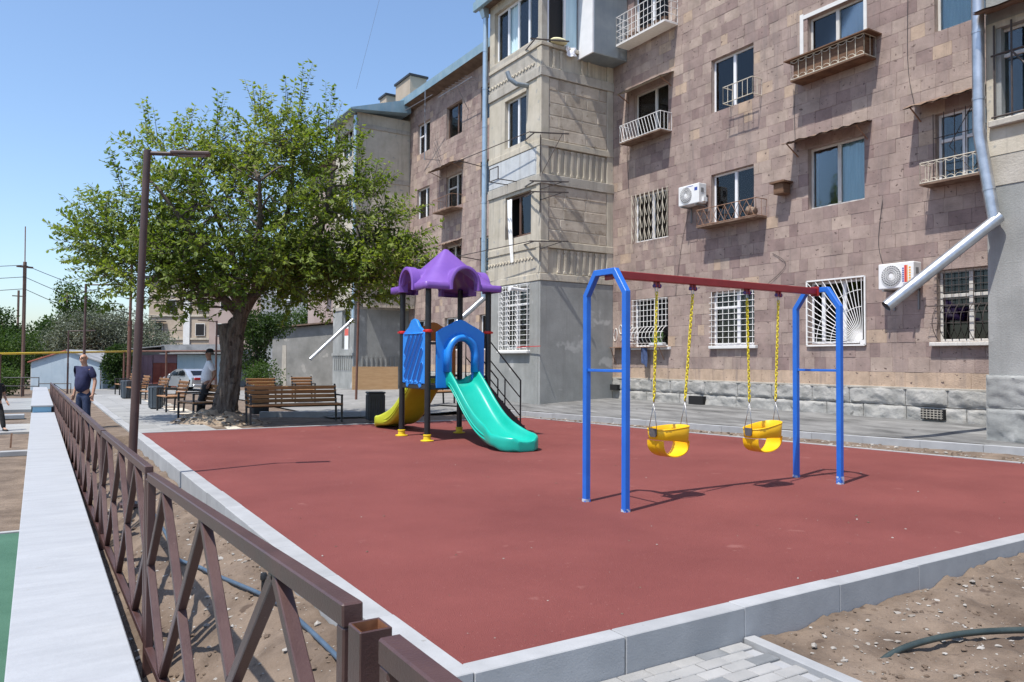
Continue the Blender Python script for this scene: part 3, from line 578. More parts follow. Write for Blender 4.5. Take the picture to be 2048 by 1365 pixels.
for si, (hx0, hx1, sxc, tilt) in enumerate(((5.90, 6.46, 6.08, -.05), (7.38, 7.96, 7.66, .06))):
    seat_top = .80 if si == 0 else .765
    # bucket: four-sided band with bulging front and back, U-shaped strap below from side to side
    hw, hd = (.25, .165)
    rings_o = []; N = 40; rot = .08 if si == 0 else -.02
    def ol(t, z, off):
        ex = 3.2; c, s = math.cos(t), math.sin(t); rr = (abs(c)**ex+abs(s)**ex)**(-1/ex)
        x = (hw-off)*rr*c; y = (hd-off)*rr*s
        return Vector((x, y, z))
    def band_top(t):      # left side lower, front and back rise to the right
        return .06*math.cos(t)*.5+.005
    def M_(p): 
        c, s = math.cos(rot), math.sin(rot); q = Vector((p.x*c-p.y*s, p.x*s+p.y*c, p.z+p.x*tilt)); return q+Vector((sxc, YC, seat_top))
    m = MB(); R4 = [[], [], [], []]
    for k in range(N):
        t = 2*math.pi*k/N; zt = band_top(t); zb = -.15-.02*math.cos(t)+.035*(abs(math.sin(t))**3)*(.3)
        for j, (z, off) in enumerate(((zb, .012), (zt, 0), (zt, .016), (zb, .026))): R4[j].append(M_(ol(t, z, off)))
    m.loft(R4, closed=True, caps=False)
    seat = build('bucket_seat', m, 'seat_yellow', sw, smooth=50, bevel=.003)
    lip = MB().tube([M_(ol(2*math.pi*k/N, band_top(2*math.pi*k/N), .004)) for k in range(N)], .009, 6, closed=True); build('rim', lip, 'seat_yellow', seat, smooth=True)
    st = MB(); sec = []
    for k in range(25):
        a = math.pi*k/24; x = -math.cos(a)*(hw-.03); z = -.14-.185*math.sin(a)**.7; nx, nz = -math.cos(a), -math.sin(a)
        wy = .085+.035*abs(math.cos(a)); ring = []
        for yy_, off in ((-wy, 0), (-.012, 0), (0, .007), (.012, 0), (wy, 0), (wy, .013), (-wy, .013)):
            ring.append(M_(Vector((x-nx*off, yy_, z-nz*off))))
        sec.append(ring)
    build('seat_strap', st.loft(sec), 'seat_yellow', seat, smooth=40)
    for sgn, hx in ((-1, hx0), (1, hx1)):
        pl = MB(); o_ = .004; base = [(-.055, -.005), (.055, -.005), (.055, -.075), (.035, -.10), (-.035, -.10), (-.055, -.075)]
        pl.add([M_(Vector((sgn*(hw+d_), a, b+.0))) for d_ in (.001, .008) for a, b in base], [tuple(range(6)), tuple(range(11, 5, -1))]+[(i, (i+1) % 6, 6+(i+1) % 6, 6+i) for i in range(6)])
        build('side_plate', pl, 'plate_grey', seat)
        bt = M_(Vector((sgn*(hw-.02), 0, 0))); jn = Vector((bt.x+(hx-bt.x)*.18, YC, seat_top+.29)); topp = Vector((hx, YC, 2.345))
        tri = MB()
        for yy_ in (-.06, .06): tri.tube([M_(Vector((sgn*(hw+.006), yy_, -.02))), jn], .0042, 6)
        tri.tube([jn+Vector((0, -.0, 0)), jn+(topp-jn).normalized()*.05], .007, 6)
        build('triangle_wire', tri, 'steel', seat, smooth=True)
        ch = MB(); d = topp-jn; n_ = int(d.length/.034); a1 = Vector((1, 0, 0)); a2 = Vector((0, 1, 0))
        for k in range(1, n_):
            sag = 0
            c = jn+d*(k/n_); sd = (a1 if k % 2 else a2)+Vector((rnd.uniform(-.3, .3), rnd.uniform(-.3, .3), 0)); sd = (sd-d.normalized()*sd.dot(d.normalized())).normalized()
            ch.tube(link_path(c, d, sd, .05, .028), .0062, 5, closed=True)
        build('chain', ch, 'chain_yellow', seat, smooth=True)
        hk = MB().tube(link_path(topp+Vector((0, 0, .02)), Vector((0, 0, 1)), Vector((1, 0, 0)), .085, .034), .005, 6, closed=True); build('hook', hk, 'steel', seat, smooth=True)
        hg = build('hanger', MB().box(hx-.036, hx-.012, YC-.022, YC+.022, 2.385, 2.445).box(hx+.012, hx+.036, YC-.022, YC+.022, 2.385, 2.445), 'swing_red', sw, bevel=.004)
        build('pivot', MB().lathe((hx-.05, YC, 2.40), [(.012, 0), (.022, .004), (.022, .022), (.014, .026), (.014, .078), (.026, .082), (.026, .10), (.012, .104)], 12, (1, 0, 0)), 'hinge_purple', hg, smooth=40)

# ------------------------------------------------------------------ play tower with two slides
PX0, PX1, PY0, PY1 = 6.35, 7.68, 13.22, 14.42; PCX, PCY = (PX0+PX1)/2, (PY0+PY1)/2
pt = thing('play_tower', 'play tower with purple roof, green slide, yellow slide and blue panels', 'play tower', (PCX, PCY, 0), world=True)
for X in (PX0, PX1):
    for Y in (PY0, PY1):
        p = build('post', MB().lathe((X, Y, .05), [(.058, 0), (.058, 3.0)], 20), 'post_black', pt, smooth=40)
        build('foot_cap', MB().lathe((X, Y, .003), [(.125, 0), (.128, .018), (.085, .026), (.074, .03), (.070, .10), (.080, .11), (.078, .125), (.060, .13)], 20), 'foot_yellow', p, smooth=40)
        for z in (2.08,):
            build('clamp', MB().lathe((X, Y, z), [(.060, 0), (.075, .01), (.078, .03), (.075, .05), (.060, .06)], 20).box(X-.022, X+.022, Y-.10, Y+.10, z+.012, z+.048).box(X-.10, X+.10, Y-.022, Y+.022, z+.012, z+.048), 'clamp_red', p, smooth=40)
build('deck', MB().box(PX0-.02, PX1+.02, PY0-.02, PY1+.02, .985, 1.075), 'frame_black', pt, bevel=.008)
# roof: flared pyramid with four arched dormers
HE = .82; ZE = 3.04; ZP = 3.84
def roof_z(x, y):
    mx_ = max(abs(x), abs(y)); k = (abs(x)**5+abs(y)**5)**(1/5) if mx_ > 0 else 0
    d = max(0, 1-k/HE)
    z = ZE+(ZP-ZE)*(.88*d+.17*d**2-.05*d**3)
    z = min(z, ZP-.035-.35*(k**2)) if k < .30 else z
    rD = .30
    for a, b in ((x, y), (y, x)):
        if abs(a) < rD: z = max(z, ZE+math.sqrt(max(0, rD*rD-a*a))*1.12-.015)
    return z
m = MB(); NG = 72
top_ = [[Vector((PCX-HE+2*HE*i/NG, PCY-HE+2*HE*j/NG, roof_z(-HE+2*HE*i/NG, -HE+2*HE*j/NG))) for i in range(NG+1)] for j in range(NG+1)]
idx = lambda i, j: j*(NG+1)+i
m.add([p for r_ in top_ for p in r_], [(idx(i, j), idx(i+1, j), idx(i+1, j+1), idx(i, j+1)) for j in range(NG) for i in range(NG)])
roof = build('roof', m, 'roof_purple', pt, smooth=True)
sol = roof.modifiers.new('solid', 'SOLIDIFY'); sol.thickness = .045; sol.offset = -1
edge = [top_[0][i] for i in range(NG)]+[top_[j][NG] for j in range(NG)]+[top_[NG][i] for i in range(NG, 0, -1)]+[top_[j][0] for j in range(NG, 0, -1)]
cc = Vector((PCX, PCY, 0)); rg = [[], [], [], [], []]
for p in edge:
    d = Vector((p.x-PCX, p.y-PCY, 0)); a_ = abs(d.x) if abs(d.y) >= HE-1e-4 else abs(d.y); inn = d.normalized()
    n_ = Vector((math.copysign(1, d.x), 0, 0)) if abs(d.x) >= HE-1e-4 else Vector((0, math.copysign(1, d.y), 0))
    if a_ < .30:      # arch rim: radial thickness
        ax_ = Vector((n_.y, n_.x, 0)); ax_ = Vector((abs(ax_.x), abs(ax_.y), 0)); s_ = d.dot(ax_)/.30; c_ = math.sqrt(max(0, 1-s_*s_))
        rad = -(ax_*s_+Vector((0, 0, c_))).normalized()*.055
    else: rad = Vector((0, 0, -.115))
    lo_ = rad+Vector((0, 0, -.02)) if a_ >= .30 else rad
    rg[0].append(p+n_*.0); rg[1].append(p+n_*.022-Vector((0, 0, .012))); rg[2].append(p+n_*.026+lo_*.9); rg[3].append(p+n_*.006+lo_); rg[4].append(p-n_*.03+lo_)
build('eaves', MB().loft(rg, caps=False), 'roof_purple', roof, smooth=True)
for ax_, n_ in ((Vector((1, 0, 0)), Vector((0, -1, 0))), (Vector((1, 0, 0)), Vector((0, 1, 0))), (Vector((0, 1, 0)), Vector((-1, 0, 0))), (Vector((0, 1, 0)), Vector((1, 0, 0)))):
    secs = []; c0 = Vector((PCX, PCY, 0))+n_*(HE+.005)
    for k in range(25):
        t = math.pi*k/24; rad = ax_*math.cos(t)+Vector((0, 0, math.sin(t)*1.12)); ring = []
        for rr_, e_ in ((.335, -.12), (.338, .045), (.318, .062), (.282, .058), (.272, .04), (.272, -.12)): ring.append(c0+rad*rr_+Vector((0, 0, ZE-.03))+n_*e_)
        if k == 0 or k == 24: ring = [p+Vector((0, 0, -.10)) for p in ring]
        secs.append(ring)
    build('dormer_rim', MB().loft(secs), 'roof_purple', roof, smooth=50)
# slatted blue panel on the left side (between the posts at X=PX0)
def panel_blue(name, material, o, u, w_, th):
    """panel in the plane (u, z) starting at o; w_ wide; thickness vector th"""
    u = Vector(u); th = Vector(th)
    out = [(0, .02), (.16*w_, .02), (.16*w_, -.05), (.24*w_, -.07), (.30*w_, .0), (.70*w_, .0), (.76*w_, -.07), (.84*w_, -.05), (.84*w_, .02), (w_, .02), (w_, 1.0), (.90*w_, 1.06), (.74*w_, 1.14), (.62*w_, 1.27), (.5*w_, 1.30), (.38*w_, 1.27), (.26*w_, 1.14), (.10*w_, 1.06), (0, 1.0)]
    return build(name, MB().prism(out, o, u, (0, 0, 1), th), material, pt, bevel=.014, seg=2)
W1 = PY1-PY0-.16
pb = panel_blue('side_panel', 'panel_blue', (PX0+.03, PY1-.08, 1.07), (0, -1, 0), W1, (-.06, 0, 0))
fr_ = MB(); o0 = Vector((PX0-.032, PY1-.08, 1.07)); U = Vector((0, -1, 0))
q = lambda a, b, e=0: o0+U*(a*W1)+Vector((-e, 0, b))
# raised rim and diagonal slots (near-flush plates, groove shade put into their darker blue)
slots = []
for k, (a0, b0, a1, b1) in enumerate(((.13, .62, .32, .94), (.12, .36, .52, .96), (.13, .14, .72, .96), (.30, .10, .86, .93), (.52, .09, .87, .66), (.73, .09, .88, .38))):
    sl = MB(); p, r_ = q(a0, b0, .001), q(a1, b1, .001); d = (r_-p).normalized(); nn = Vector((1, 0, 0)).cross(d)
    pts = []
    for s_, c_ in ((-1, p), (1, r_)):
        for t in range(7):
            an = math.pi*t/6; pts.append(c_+d*(s_*math.sin(an)*.058)+nn*(math.cos(an)*.058*s_))
    sl.add(pts+[x+Vector((.012, 0, 0)) for x in pts], [tuple(range(14)), tuple(range(27, 13, -1))]+[(i, (i+1) % 14, 14+(i+1) % 14, 14+i) for i in range(14)])
    # groove rim: raised loop around the slot
    build('slot_rim', MB().tube(pts, .008, 6, closed=True), 'panel_blue', pb, smooth=True)
    mm = build('slot', sl, 'panel_blue_shade' if 'panel_blue_shade' in MATS else mat('panel_blue_shade', (.004, .060, .27), rough=.5), pb)
for a in (.16, .38, .60, .82): build('stud', MB().ball(q(a, .055, .0), .028, 10, 6, (.5, 1, 1)), 'panel_blue', pb, smooth=True)
build('top_rail', MB().tube([q(.08, 1.0, .004), q(.92, 1.0, .004)], .014, 8), 'panel_blue', pb, smooth=True)
# blue arch panel on the front, orange arch panel on the back
def arch_panel(name, material, y, sgn, hood):
    w_ = PX1-PX0-.27; x0 = PX0+.165; r_ = .255; hz = .58      # opening half width, spring height
    oc = w_/2+.0; th = .055
    outer = [(0, -.06), (0, 1.02), (.12*w_, 1.10), (.30*w_, 1.19), (.42*w_, 1.26), (.5*w_, 1.275), (.58*w_, 1.26), (.70*w_, 1.19), (.88*w_, 1.10), (w_, 1.02), (w_, -.06)]
    inner = [(oc+r_, -.06), (oc+r_, hz)]+[(oc+r_*math.cos(math.pi*k/14), hz+r_*1.2*math.sin(math.pi*k/14)) for k in range(1, 14)]+[(oc-r_, hz), (oc-r_, -.06)]
    pg = build(name, MB().prism(outer+inner, (x0, y, 1.07), (1, 0, 0), (0, 0, 1), (0, sgn*th, 0)), material, pt, bevel=.012, seg=2)
    for zb in (1.2, 1.85):
        for xa_, xb_ in ((PX0+.04, x0+.02), (x0+w_-.02, PX1-.04)): build('panel_bracket', MB().box(xa_, xb_, min(y, y+sgn*.03), max(y, y+sgn*.03), zb, zb+.05), 'frame_black', pg)
    if hood:
        path = [(oc+r_+.045, .25), (oc+r_+.045, hz)]+[(oc+(r_+.045)*math.cos(math.pi*k/18), hz+(r_*1.2+.045)*math.sin(math.pi*k/18)) for k in range(1, 18)]+[(oc-r_-.045, hz), (oc-r_-.045, .25)]
        rings = []
        for i, (a, b) in enumerate(path):
            pa = Vector(path[max(i-1, 0)]); pb_ = Vector(path[min(i+1, len(path)-1)]); d = (pb_-pa).normalized(); n2 = Vector((d.y, -d.x))
            ring = []
            for k in range(10):
                t = math.pi*2*k/10; e = math.cos(t)*.085; hgt = (math.sin(t)+.25)*.13
                ring.append(Vector((x0+a+n2.x*e*.95, y+sgn*(th*.5+max(0, hgt)), 1.07+b+n2.y*e*.95)))
            rings.append(ring)
        build('arch_hood', MB().loft(rings), material, pg, smooth=True)
    return pg
ap = arch_panel('arch_panel', 'panel_blue', PY0+.02, -1, True)
arch_panel('rear_arch_panel', 'panel_orange', PY1-.02, 1, False)
# slides
def slide(name, material, xc, y0, sgn, label):
    prof = []
    key = [(-.10, 1.10), (.06, 1.09), (.22, 1.02), (.45, .84), (.75, .585), (1.05, .37), (1.32, .235), (1.55, .17), (1.80, .145), (2.0, .135), (2.12, .135), (2.20, .15), (2.26, .175), (2.31, .185), (2.345, .165)]
    cur = polycurve([(0, a, b) for a, b in key], 4)
    rings = []; K = len(cur)
    for i, p in enumerate(cur):
        s = p.y; z = p.z; f = smoothstep(1.40, 1.9, s); end = max(0, min(1, (s-1.86)/.50))
        cl = math.sqrt(max(.02, 1-end**2.2)); hw_ = (.265+.06*f)*cl; wall = .215*(1-.42*f)+.01; wall *= smoothstep(-.16, .05, s)*.35+.65
        wall = wall+.06*math.exp(-((s-.02)/.12)**2)
        lipz = .235; zt = z+wall; zt = zt*(1-smoothstep(1.95, 2.28, s))+max(z+.006, lipz-.06*smoothstep(2.28, 2.35, s))*smoothstep(1.95, 2.28, s); wall = max(.006, zt-z)
        rim = (.045+.012*f)*(1-.35*end)
        sec = [(-hw_-rim*2, z-.03-.02), (-hw_-rim*2.05, z+wall*.55), (-hw_-rim*1.9, z+wall-.01), (-hw_-rim*1.3, z+wall+.018), (-hw_-rim*.55, z+wall+.005), (-hw_+.0, z+wall*.62), (-hw_+.035*cl, z+wall*.18), (-hw_+.10*cl, z+.012), (-.05*cl, z), (.05*cl, z), (hw_-.10*cl, z+.012), (hw_-.035*cl, z+wall*.18), (hw_-.0, z+wall*.62), (hw_+rim*.55, z+wall+.005), (hw_+rim*1.3, z+wall+.018), (hw_+rim*1.9, z+wall-.01), (hw_+rim*2.05, z+wall*.55), (hw_+rim*2, z-.03-.02), (hw_+rim*1.3, z-.085), (.1*cl, z-.065), (-.1*cl, z-.065), (-hw_-rim*1.3, z-.085)]
        dz = .10*smoothstep(1.9, 2.25, s)
        rings.append([Vector((xc+a, y0+sgn*s, max(.012, b-(dz if k_ in (0, 17, 18, 19, 20, 21) else 0)))) for k_, (a, b) in enumerate(sec)])
    o = build(name, MB().loft(rings), material, pt, smooth=True, recalc=True)
    o['label'] = label; md = o.modifiers.new('sub', 'SUBSURF'); md.levels = 1; md.render_levels = 1
    # moulded ribs on the outer side walls
    for sd in (-1, 1):
        rb = MB()
        for dz in (-.005, .055):
            rb.tube([Vector((xc+sd*(.265+.045*2.0+.004+.07*smoothstep(1.45, 2.0, p.y)), y0+sgn*p.y, max(.05, p.z+dz))) for p in cur[6:-26]], .014, 6)
        build('side_rib', rb, material, o, smooth=True)
    return o
slide('slide', 'slide_green', PCX+.06, PY0-.03, -1, 'glossy green slide facing the camera')
slide('slide', 'slide_yellow', PCX-.02, PY1+.03, 1, 'dull yellow slide at the back of the tower')
# steps with two black tube handrails on the right side
stx = PX1+.07
for k in range(5):
    z = .18+k*.175; x = stx+.82-k*.175
    build('step', MB().box(x-.13, x+.13, PY0+.2, PY1-.2, z-.02, z+.02), 'frame_black', pt, bevel=.005)
for y in (PY0+.14, PY1-.14):
    hr = MB(); A = Vector((stx, y, 2.0)); B = Vector((stx+.80, y, 1.14))
    hr.tube([(stx, y, 1.05), A, B, (B.x, y, 0)], .017, 8); 
    hr.tube([(stx, y, 1.62), (B.x, y, .78)], .013, 8); hr.tube([(stx, y, 1.24), (B.x, y, .40)], .013, 8)
    hr.tube([(stx+.42, y, 1.17), (stx+.42, y, .0)], .014, 8)
    build('handrail', hr, 'frame_black', pt, smooth=40)
    build('stringer', MB().bar((stx-.03, y, 1.02), (stx+.90, y, .08), .03, .12), 'frame_black', pt)

# ------------------------------------------------------------------ benches and bins
def bench(length, label, loc, rz, group, slat_n=4):
    t = thing('park_bench', label, 'bench', loc, group=group); t.rotation_euler.z = rz; hl = length/2
    for k in range(4):
        y = -.20+k*.135; build('seat_slat', MB().box(-hl, hl, y-.058, y+.058, .43, .465), 'wood_slat', t, bevel=.008)
    for k in range(slat_n):
        z = .53+k*.105; y = .30+k*.028; build('back_slat', MB().bar((-hl, y, z), (hl, y, z), .03, .088, ref=(0, -.26, 1)), 'wood_slat', t, bevel=.008)
    for s in (-1, 1):
        x = s*(hl-.03); m = MB()
        m.bar((x, .24, 0), (x, .27, .46), .045, .045).bar((x, .265, .44), (x, .405, .93), .045, .03)
        m.bar((x, -.235, 0), (x, -.235, .66), .045, .045).bar((x, -.26, .665), (x, .31, .665), .05, .035).bar((x, -.25, .41), (x, .27, .41), .04, .04)
        build('side_frame', m, 'frame_black', t, bevel=.004)
    build('stretcher', MB().bar((-hl, .02, .40), (hl, .02, .40), .04, .03), 'frame_black', t)
    return t
bench(2.25, 'long wooden slat bench with black arms beside the big tree trunk', (5.38, 18.62, .0), R(-2), None)
GB = 'small benches along the path'
bench(.95, 'small wooden bench nearest the tree trunk, between path and trunk', (3.42, 20.6, .01), R(-76), GB)
bench(.95, 'small path bench just left of the man in the white shirt', (3.35, 24.3, .0), R(-82), GB)
bench(.95, 'small path bench behind the first blue grey bin', (3.30, 28.0, .0), R(-80), GB)
bench(.95, 'small path bench partly hidden by the near lamp pole', (3.20, 32.0, .0), R(-84), GB)
bench(.95, 'smallest, farthest bench at the end of the path row', (3.15, 36.2, .0), R(-84), GB)
GB2 = 'benches seen behind the long bench'
bench(1.0, 'bench whose back shows over the left half of the long bench', (6.4, 25.6, .02), R(8), GB2)
bench(.75, 'bench whose back shows over the middle of the long bench', (8.1, 27.0, .02), R(-4), GB2)
bench(1.2, 'wooden bench seen through the play tower under its deck', (10.9, 22.0, .10), R(20), GB2)
def bin_square(label, loc, rz=0):
    t = thing('litter_bin', label, 'bin', loc); t.rotation_euler.z = rz
    build('body', MB().box(-.20, .20, -.17, .17, .03, .70), 'bin_dark', t, bevel=.01)
    for k in range(7):
        x = -.17+k*.0567
        for y in (-.178, .178): build('slat', MB().box(x-.019, x+.019, y-.008, y+.008, .05, .66), 'bin_dark', t, bevel=.004)
    for k in range(6):
        y = -.14+k*.056
        for x in (-.208, .208): build('slat', MB().box(x-.008, x+.008, y-.019, y+.019, .05, .66), 'bin_dark', t, bevel=.004)
    build('lid', MB().box(-.22, .22, -.19, .19, .70, .745), 'bin_dark', t, bevel=.012)
    return t
bin_square('black slatted square bin between the long bench and the yellow slide', (7.27, 18.15, 0), R(-10))
def bin_round(label, loc, group):
    t = thing('litter_bin', label, 'bin', loc, group=group)
    build('body', MB().lathe((0, 0, .02), [(.15, 0), (.19, .03), (.205, .64)], 12), 'bin_blue_grey', t)
    for k in range(12):
        a = 2*math.pi*(k+.5)/12; build('slat', MB().bar((.19*math.cos(a), .19*math.sin(a), .05), (.21*math.cos(a), .21*math.sin(a), .66), .07, .02, ref=(math.cos(a), math.sin(a), 0)), 'bin_blue_grey', t)
    build('rim', MB().lathe((0, 0, .65), [(.20, 0), (.225, .0), (.225, .05), (.19, .05)], 12), 'bin_blue_grey', t)
    return t
GBN = 'round bins by the path'
bin_round('blue grey round bin beside the second small path bench', (3.12, 25.6, 0), GBN)
bin_round('blue grey round bin at the far end of the path left of the lamp pole', (2.95, 32.6, 0), GBN)
bin_square('dark square bin standing behind the left part of the long bench', (5.3, 21.8, .0), R(5))
# ------------------------------------------------------------------ apartment building
XF = 16.0
bld = thing('apartment_building', 'four storey apartment building of pinkish tuff blocks with grey stone plinth', 'building', (XF, 20, 0), world=True)
def blk_mesh(x, y0, y1, z0, z1, dep, tone, bev=.0035):
    """one stone: front face at x (towards -X) with chamfered edges"""
    b = bev; vs = [(x, y0+b, z0+b), (x, y1-b, z0+b), (x, y1-b, z1-b), (x, y0+b, z1-b), (x+b, y0, z0), (x+b, y1, z0), (x+b, y1, z1), (x+b, y0, z1), (x+dep, y0, z0), (x+dep, y1, z0), (x+dep, y1, z1), (x+dep, y0, z1)]
    fs = [(3, 2, 1, 0)]+[(i, (i+1) % 4, 4+(i+1) % 4, 4+i) for i in range(4)]+[(4+i, 4+(i+1) % 4, 8+(i+1) % 4, 8+i) for i in range(4)]
    return vs, fs
def courses(brk):
    out = []
    for a, b, n in brk:
        out += [(a+(b-a)*k/n, a+(b-a)*(k+1)/n) for k in range(n)]
    return out
ROWS = [(2.0, 3.5), (5.3, 6.8), (8.55, 10.05), (11.8, 13.3)]
COURSES = courses([(1.03, 2.0, 3), (2.0, 3.5, 5), (3.5, 5.3, 6), (5.3, 6.8, 5), (6.8, 8.55, 6), (8.55, 10.05, 5), (10.05, 11.8, 6), (11.8, 13.3, 5), (13.3, 14.5, 4)])
COLS_A = [(7.3, 8.82), (10.45, 11.95), (13.62, 15.12), (16.84, 18.40)]
COLS_B = [(23.7, 25.2), (26.8, 28.3), (30.0, 31.55), (33.3, 34.72)]
# holes of the facade: (y0, y1, z0, z1)
HOLES = [(a, b, c, d) for a, b in COLS_A+COLS_B for c, d in ROWS]
def wall_cells(m, x0, x1, ya, yb, za, zb, holes):
    Ys = sorted({ya, yb}|{v for h in holes for v in h[:2] if ya < v < yb}); Zs = sorted({za, zb}|{v for h in holes for v in h[2:] if za < v < zb})
    for i in range(len(Ys)-1):
        k = 0
        while k < len(Zs)-1:
            yc = (Ys[i]+Ys[i+1])/2
            inh = lambda kk: any(h[0] < yc < h[1] and h[2] < (Zs[kk]+Zs[kk+1])/2 < h[3] for h in holes)
            if inh(k): k += 1; continue
            j = k
            while j+1 < len(Zs)-1 and not inh(j+1): j += 1
            m.box(x0, x1, Ys[i], Ys[i+1], Zs[k], Zs[j+1]); k = j+1
    return m
core = wall_cells(MB(), XF+.045, XF+.42, 6.6, 19.6, 0, 14.5, [h for h in HOLES if h[0] < 20])
wall_cells(core, XF+.045, XF+.42, 22.4, 35.8, 0, 14.5, [h for h in HOLES if h[0] > 20])
core.box(XF+.02, XF+.42, 38.4, 52.6, 0, 14.5)
build('wall', core, 'tuff_joint', bld, recalc=False)
build('end_wall', MB().box(XF+.425, XF+11, 52.2, 52.6, 0, 14.5), 'far_pink', bld)
build('wall', MB().box(XF, XF+.018, 38.7, 52.6, 0, 14.5), 'far_pink', bld)
blocks = []; rb = random.Random(21)
for seg, (ya, yb) in enumerate(((6.75, 19.42), (22.62, 35.58))):
    for ci, (z0, z1) in enumerate(COURSES):
        zc = (z0+z1)/2; cuts = [(h[0], h[1]) for h in HOLES if h[2] < zc < h[3] and ya < h[0] < yb]
        runs = []; s = ya
        for a, b in sorted(cuts): runs.append((s, a)); s = b
        runs.append((s, yb))
        for a, b in runs:
            y = a; first = True
            while y < b-.01:
                w_ = rb.choice((.24, .28, .32, .36, .40, .46, .52)) if not first else rb.uniform(.15, .4)
                first = False
                y2 = y+w_
                if b-y2 < .16: y2 = b
                tone = max(0, min(1, rb.gauss(.42, .19)+.10*fbm(y*.35, zc*.35)*2))
                if rb.random() < .035: tone = .95
                if ci == 0: tone = .97
                blocks.append((y+.0012, y2-.0012, z0+.0012, z1-.0012, XF-rb.choice((0, 0, .0015, .003, .004, -.003)), tone)); y = y2
def area_rank(b):
    yc, zc = (b[0]+b[1])/2, (b[2]+b[3])/2; v = Vector((XF, yc, zc-EYE)); d = v.dot(fw); px = v.dot(rt)/d*26.77/36; py = v.dot(up)/d*26.77/36
    if abs(px) > .5 or abs(py) > .333: return 0
    return (b[1]-b[0])*(b[3]-b[2])/d**3
blocks.sort(key=area_rank, reverse=True)
def tone_attr(me, tones):
    a = me.attributes.new('tone', 'FLOAT', 'FACE'); a.data.foreach_set('value', tones)
for b in blocks[:300]:
    vs, fs = blk_mesh(b[4], b[0], b[1], b[2], b[3], .06, b[5])
    o = build('stone_block', MB().add(vs, fs), 'tuff', bld, recalc=False); tone_attr(o.data, [b[5]]*len(fs))
m = MB(); tn = []
for b in blocks[300:]:
    vs, fs = blk_mesh(b[4], b[0], b[1], b[2], b[3], .06, b[5]); m.add(vs, fs); tn += [b[5]]*len(fs)
o = build('stone_cladding', m, 'tuff', bld, recalc=False); tone_attr(o.data, tn); o['kind'] = 'stuff'

# rough plinth stones
def rough_stone(y0, y1, z0, z1, x, seed, parent, name='plinth_stone'):
    n, k = max(8, int((y1-y0)/.045)), max(6, int((z1-z0)/.042)); m = MB()
    def f(u, v):
        y = y0+(y1-y0)*u; z = z0+(z1-z0)*v; e = min(u*(y1-y0), (1-u)*(y1-y0), v*(z1-z0), (1-v)*(z1-z0))
        bul = .035*smoothstep(0, .035, e)*(1+1.2*fbm(y*2.3, z*3, seed))+.014*fbm(y*4, z*8, seed)+.011*fbm(y*12, z*16, seed)
        return (x-max(-.02, bul), y+.01*fbm(y*8, z*8, seed+4), z+.012*fbm(y*8, z*8, seed+9))
    m.grid(n, k, f); m.box(x-.01, x+.14, y0, y1, z0, z1)
    return build(name, m, 'plinth_stone', parent, smooth=60, recalc=False)
y = 6.9; row2 = []
for zi, (z0, z1) in enumerate(((.12, .63), (.64, 1.03))):
    y = 6.9
    while y < 19.4:
        w_ = rb.uniform(.75, 1.5); y2 = min(19.40, y+w_)
        if 19.40-y2 < .3: y2 = 19.40
        skip = zi == 0 and (15.3 < (y+y2)/2 < 15.9)
        rough_stone(y+.008, y2-.008, z0, z1-.006, XF-.0, rb.random()*90, bld)
        y = y2
build('plinth_backing', MB().box(XF+.02, XF+.4, 22.6, 35.6, 0, 1.03), 'plinth_stone', bld)
for y0 in (23, 26.1, 29.2, 32.3): rough_stone(y0, y0+3.05, .12, 1.02, XF+.02, y0, bld)
build('plinth_mortar', MB().box(XF-.03, XF+.05, 6.8, 19.4, .985, 1.035), 'concrete_old', bld, bevel=.006)
vent = build('basement_vent', MB().box(XF-.14, XF-.02, 8.62, 9.1, .38, .60), 'inside_black', bld)
for k in range(6): build('vent_bar', MB().box(XF-.155, XF-.14, 8.66+k*.075, 8.675+k*.075, .39, .59), 'concrete_old', vent)
for k in range(4): build('vent_bar', MB().box(XF-.157, XF-.156, 8.63, 9.09, .41+k*.05, .425+k*.05), 'concrete_old', vent)
build('basement_opening', MB().box(XF-.15, XF-.02, 15.3, 15.85, .33, .58), 'inside_black', bld)
build('basement_opening', MB().box(XF-.15, XF-.02, 19.02, 19.36, .62, .80), 'inside_black', bld)

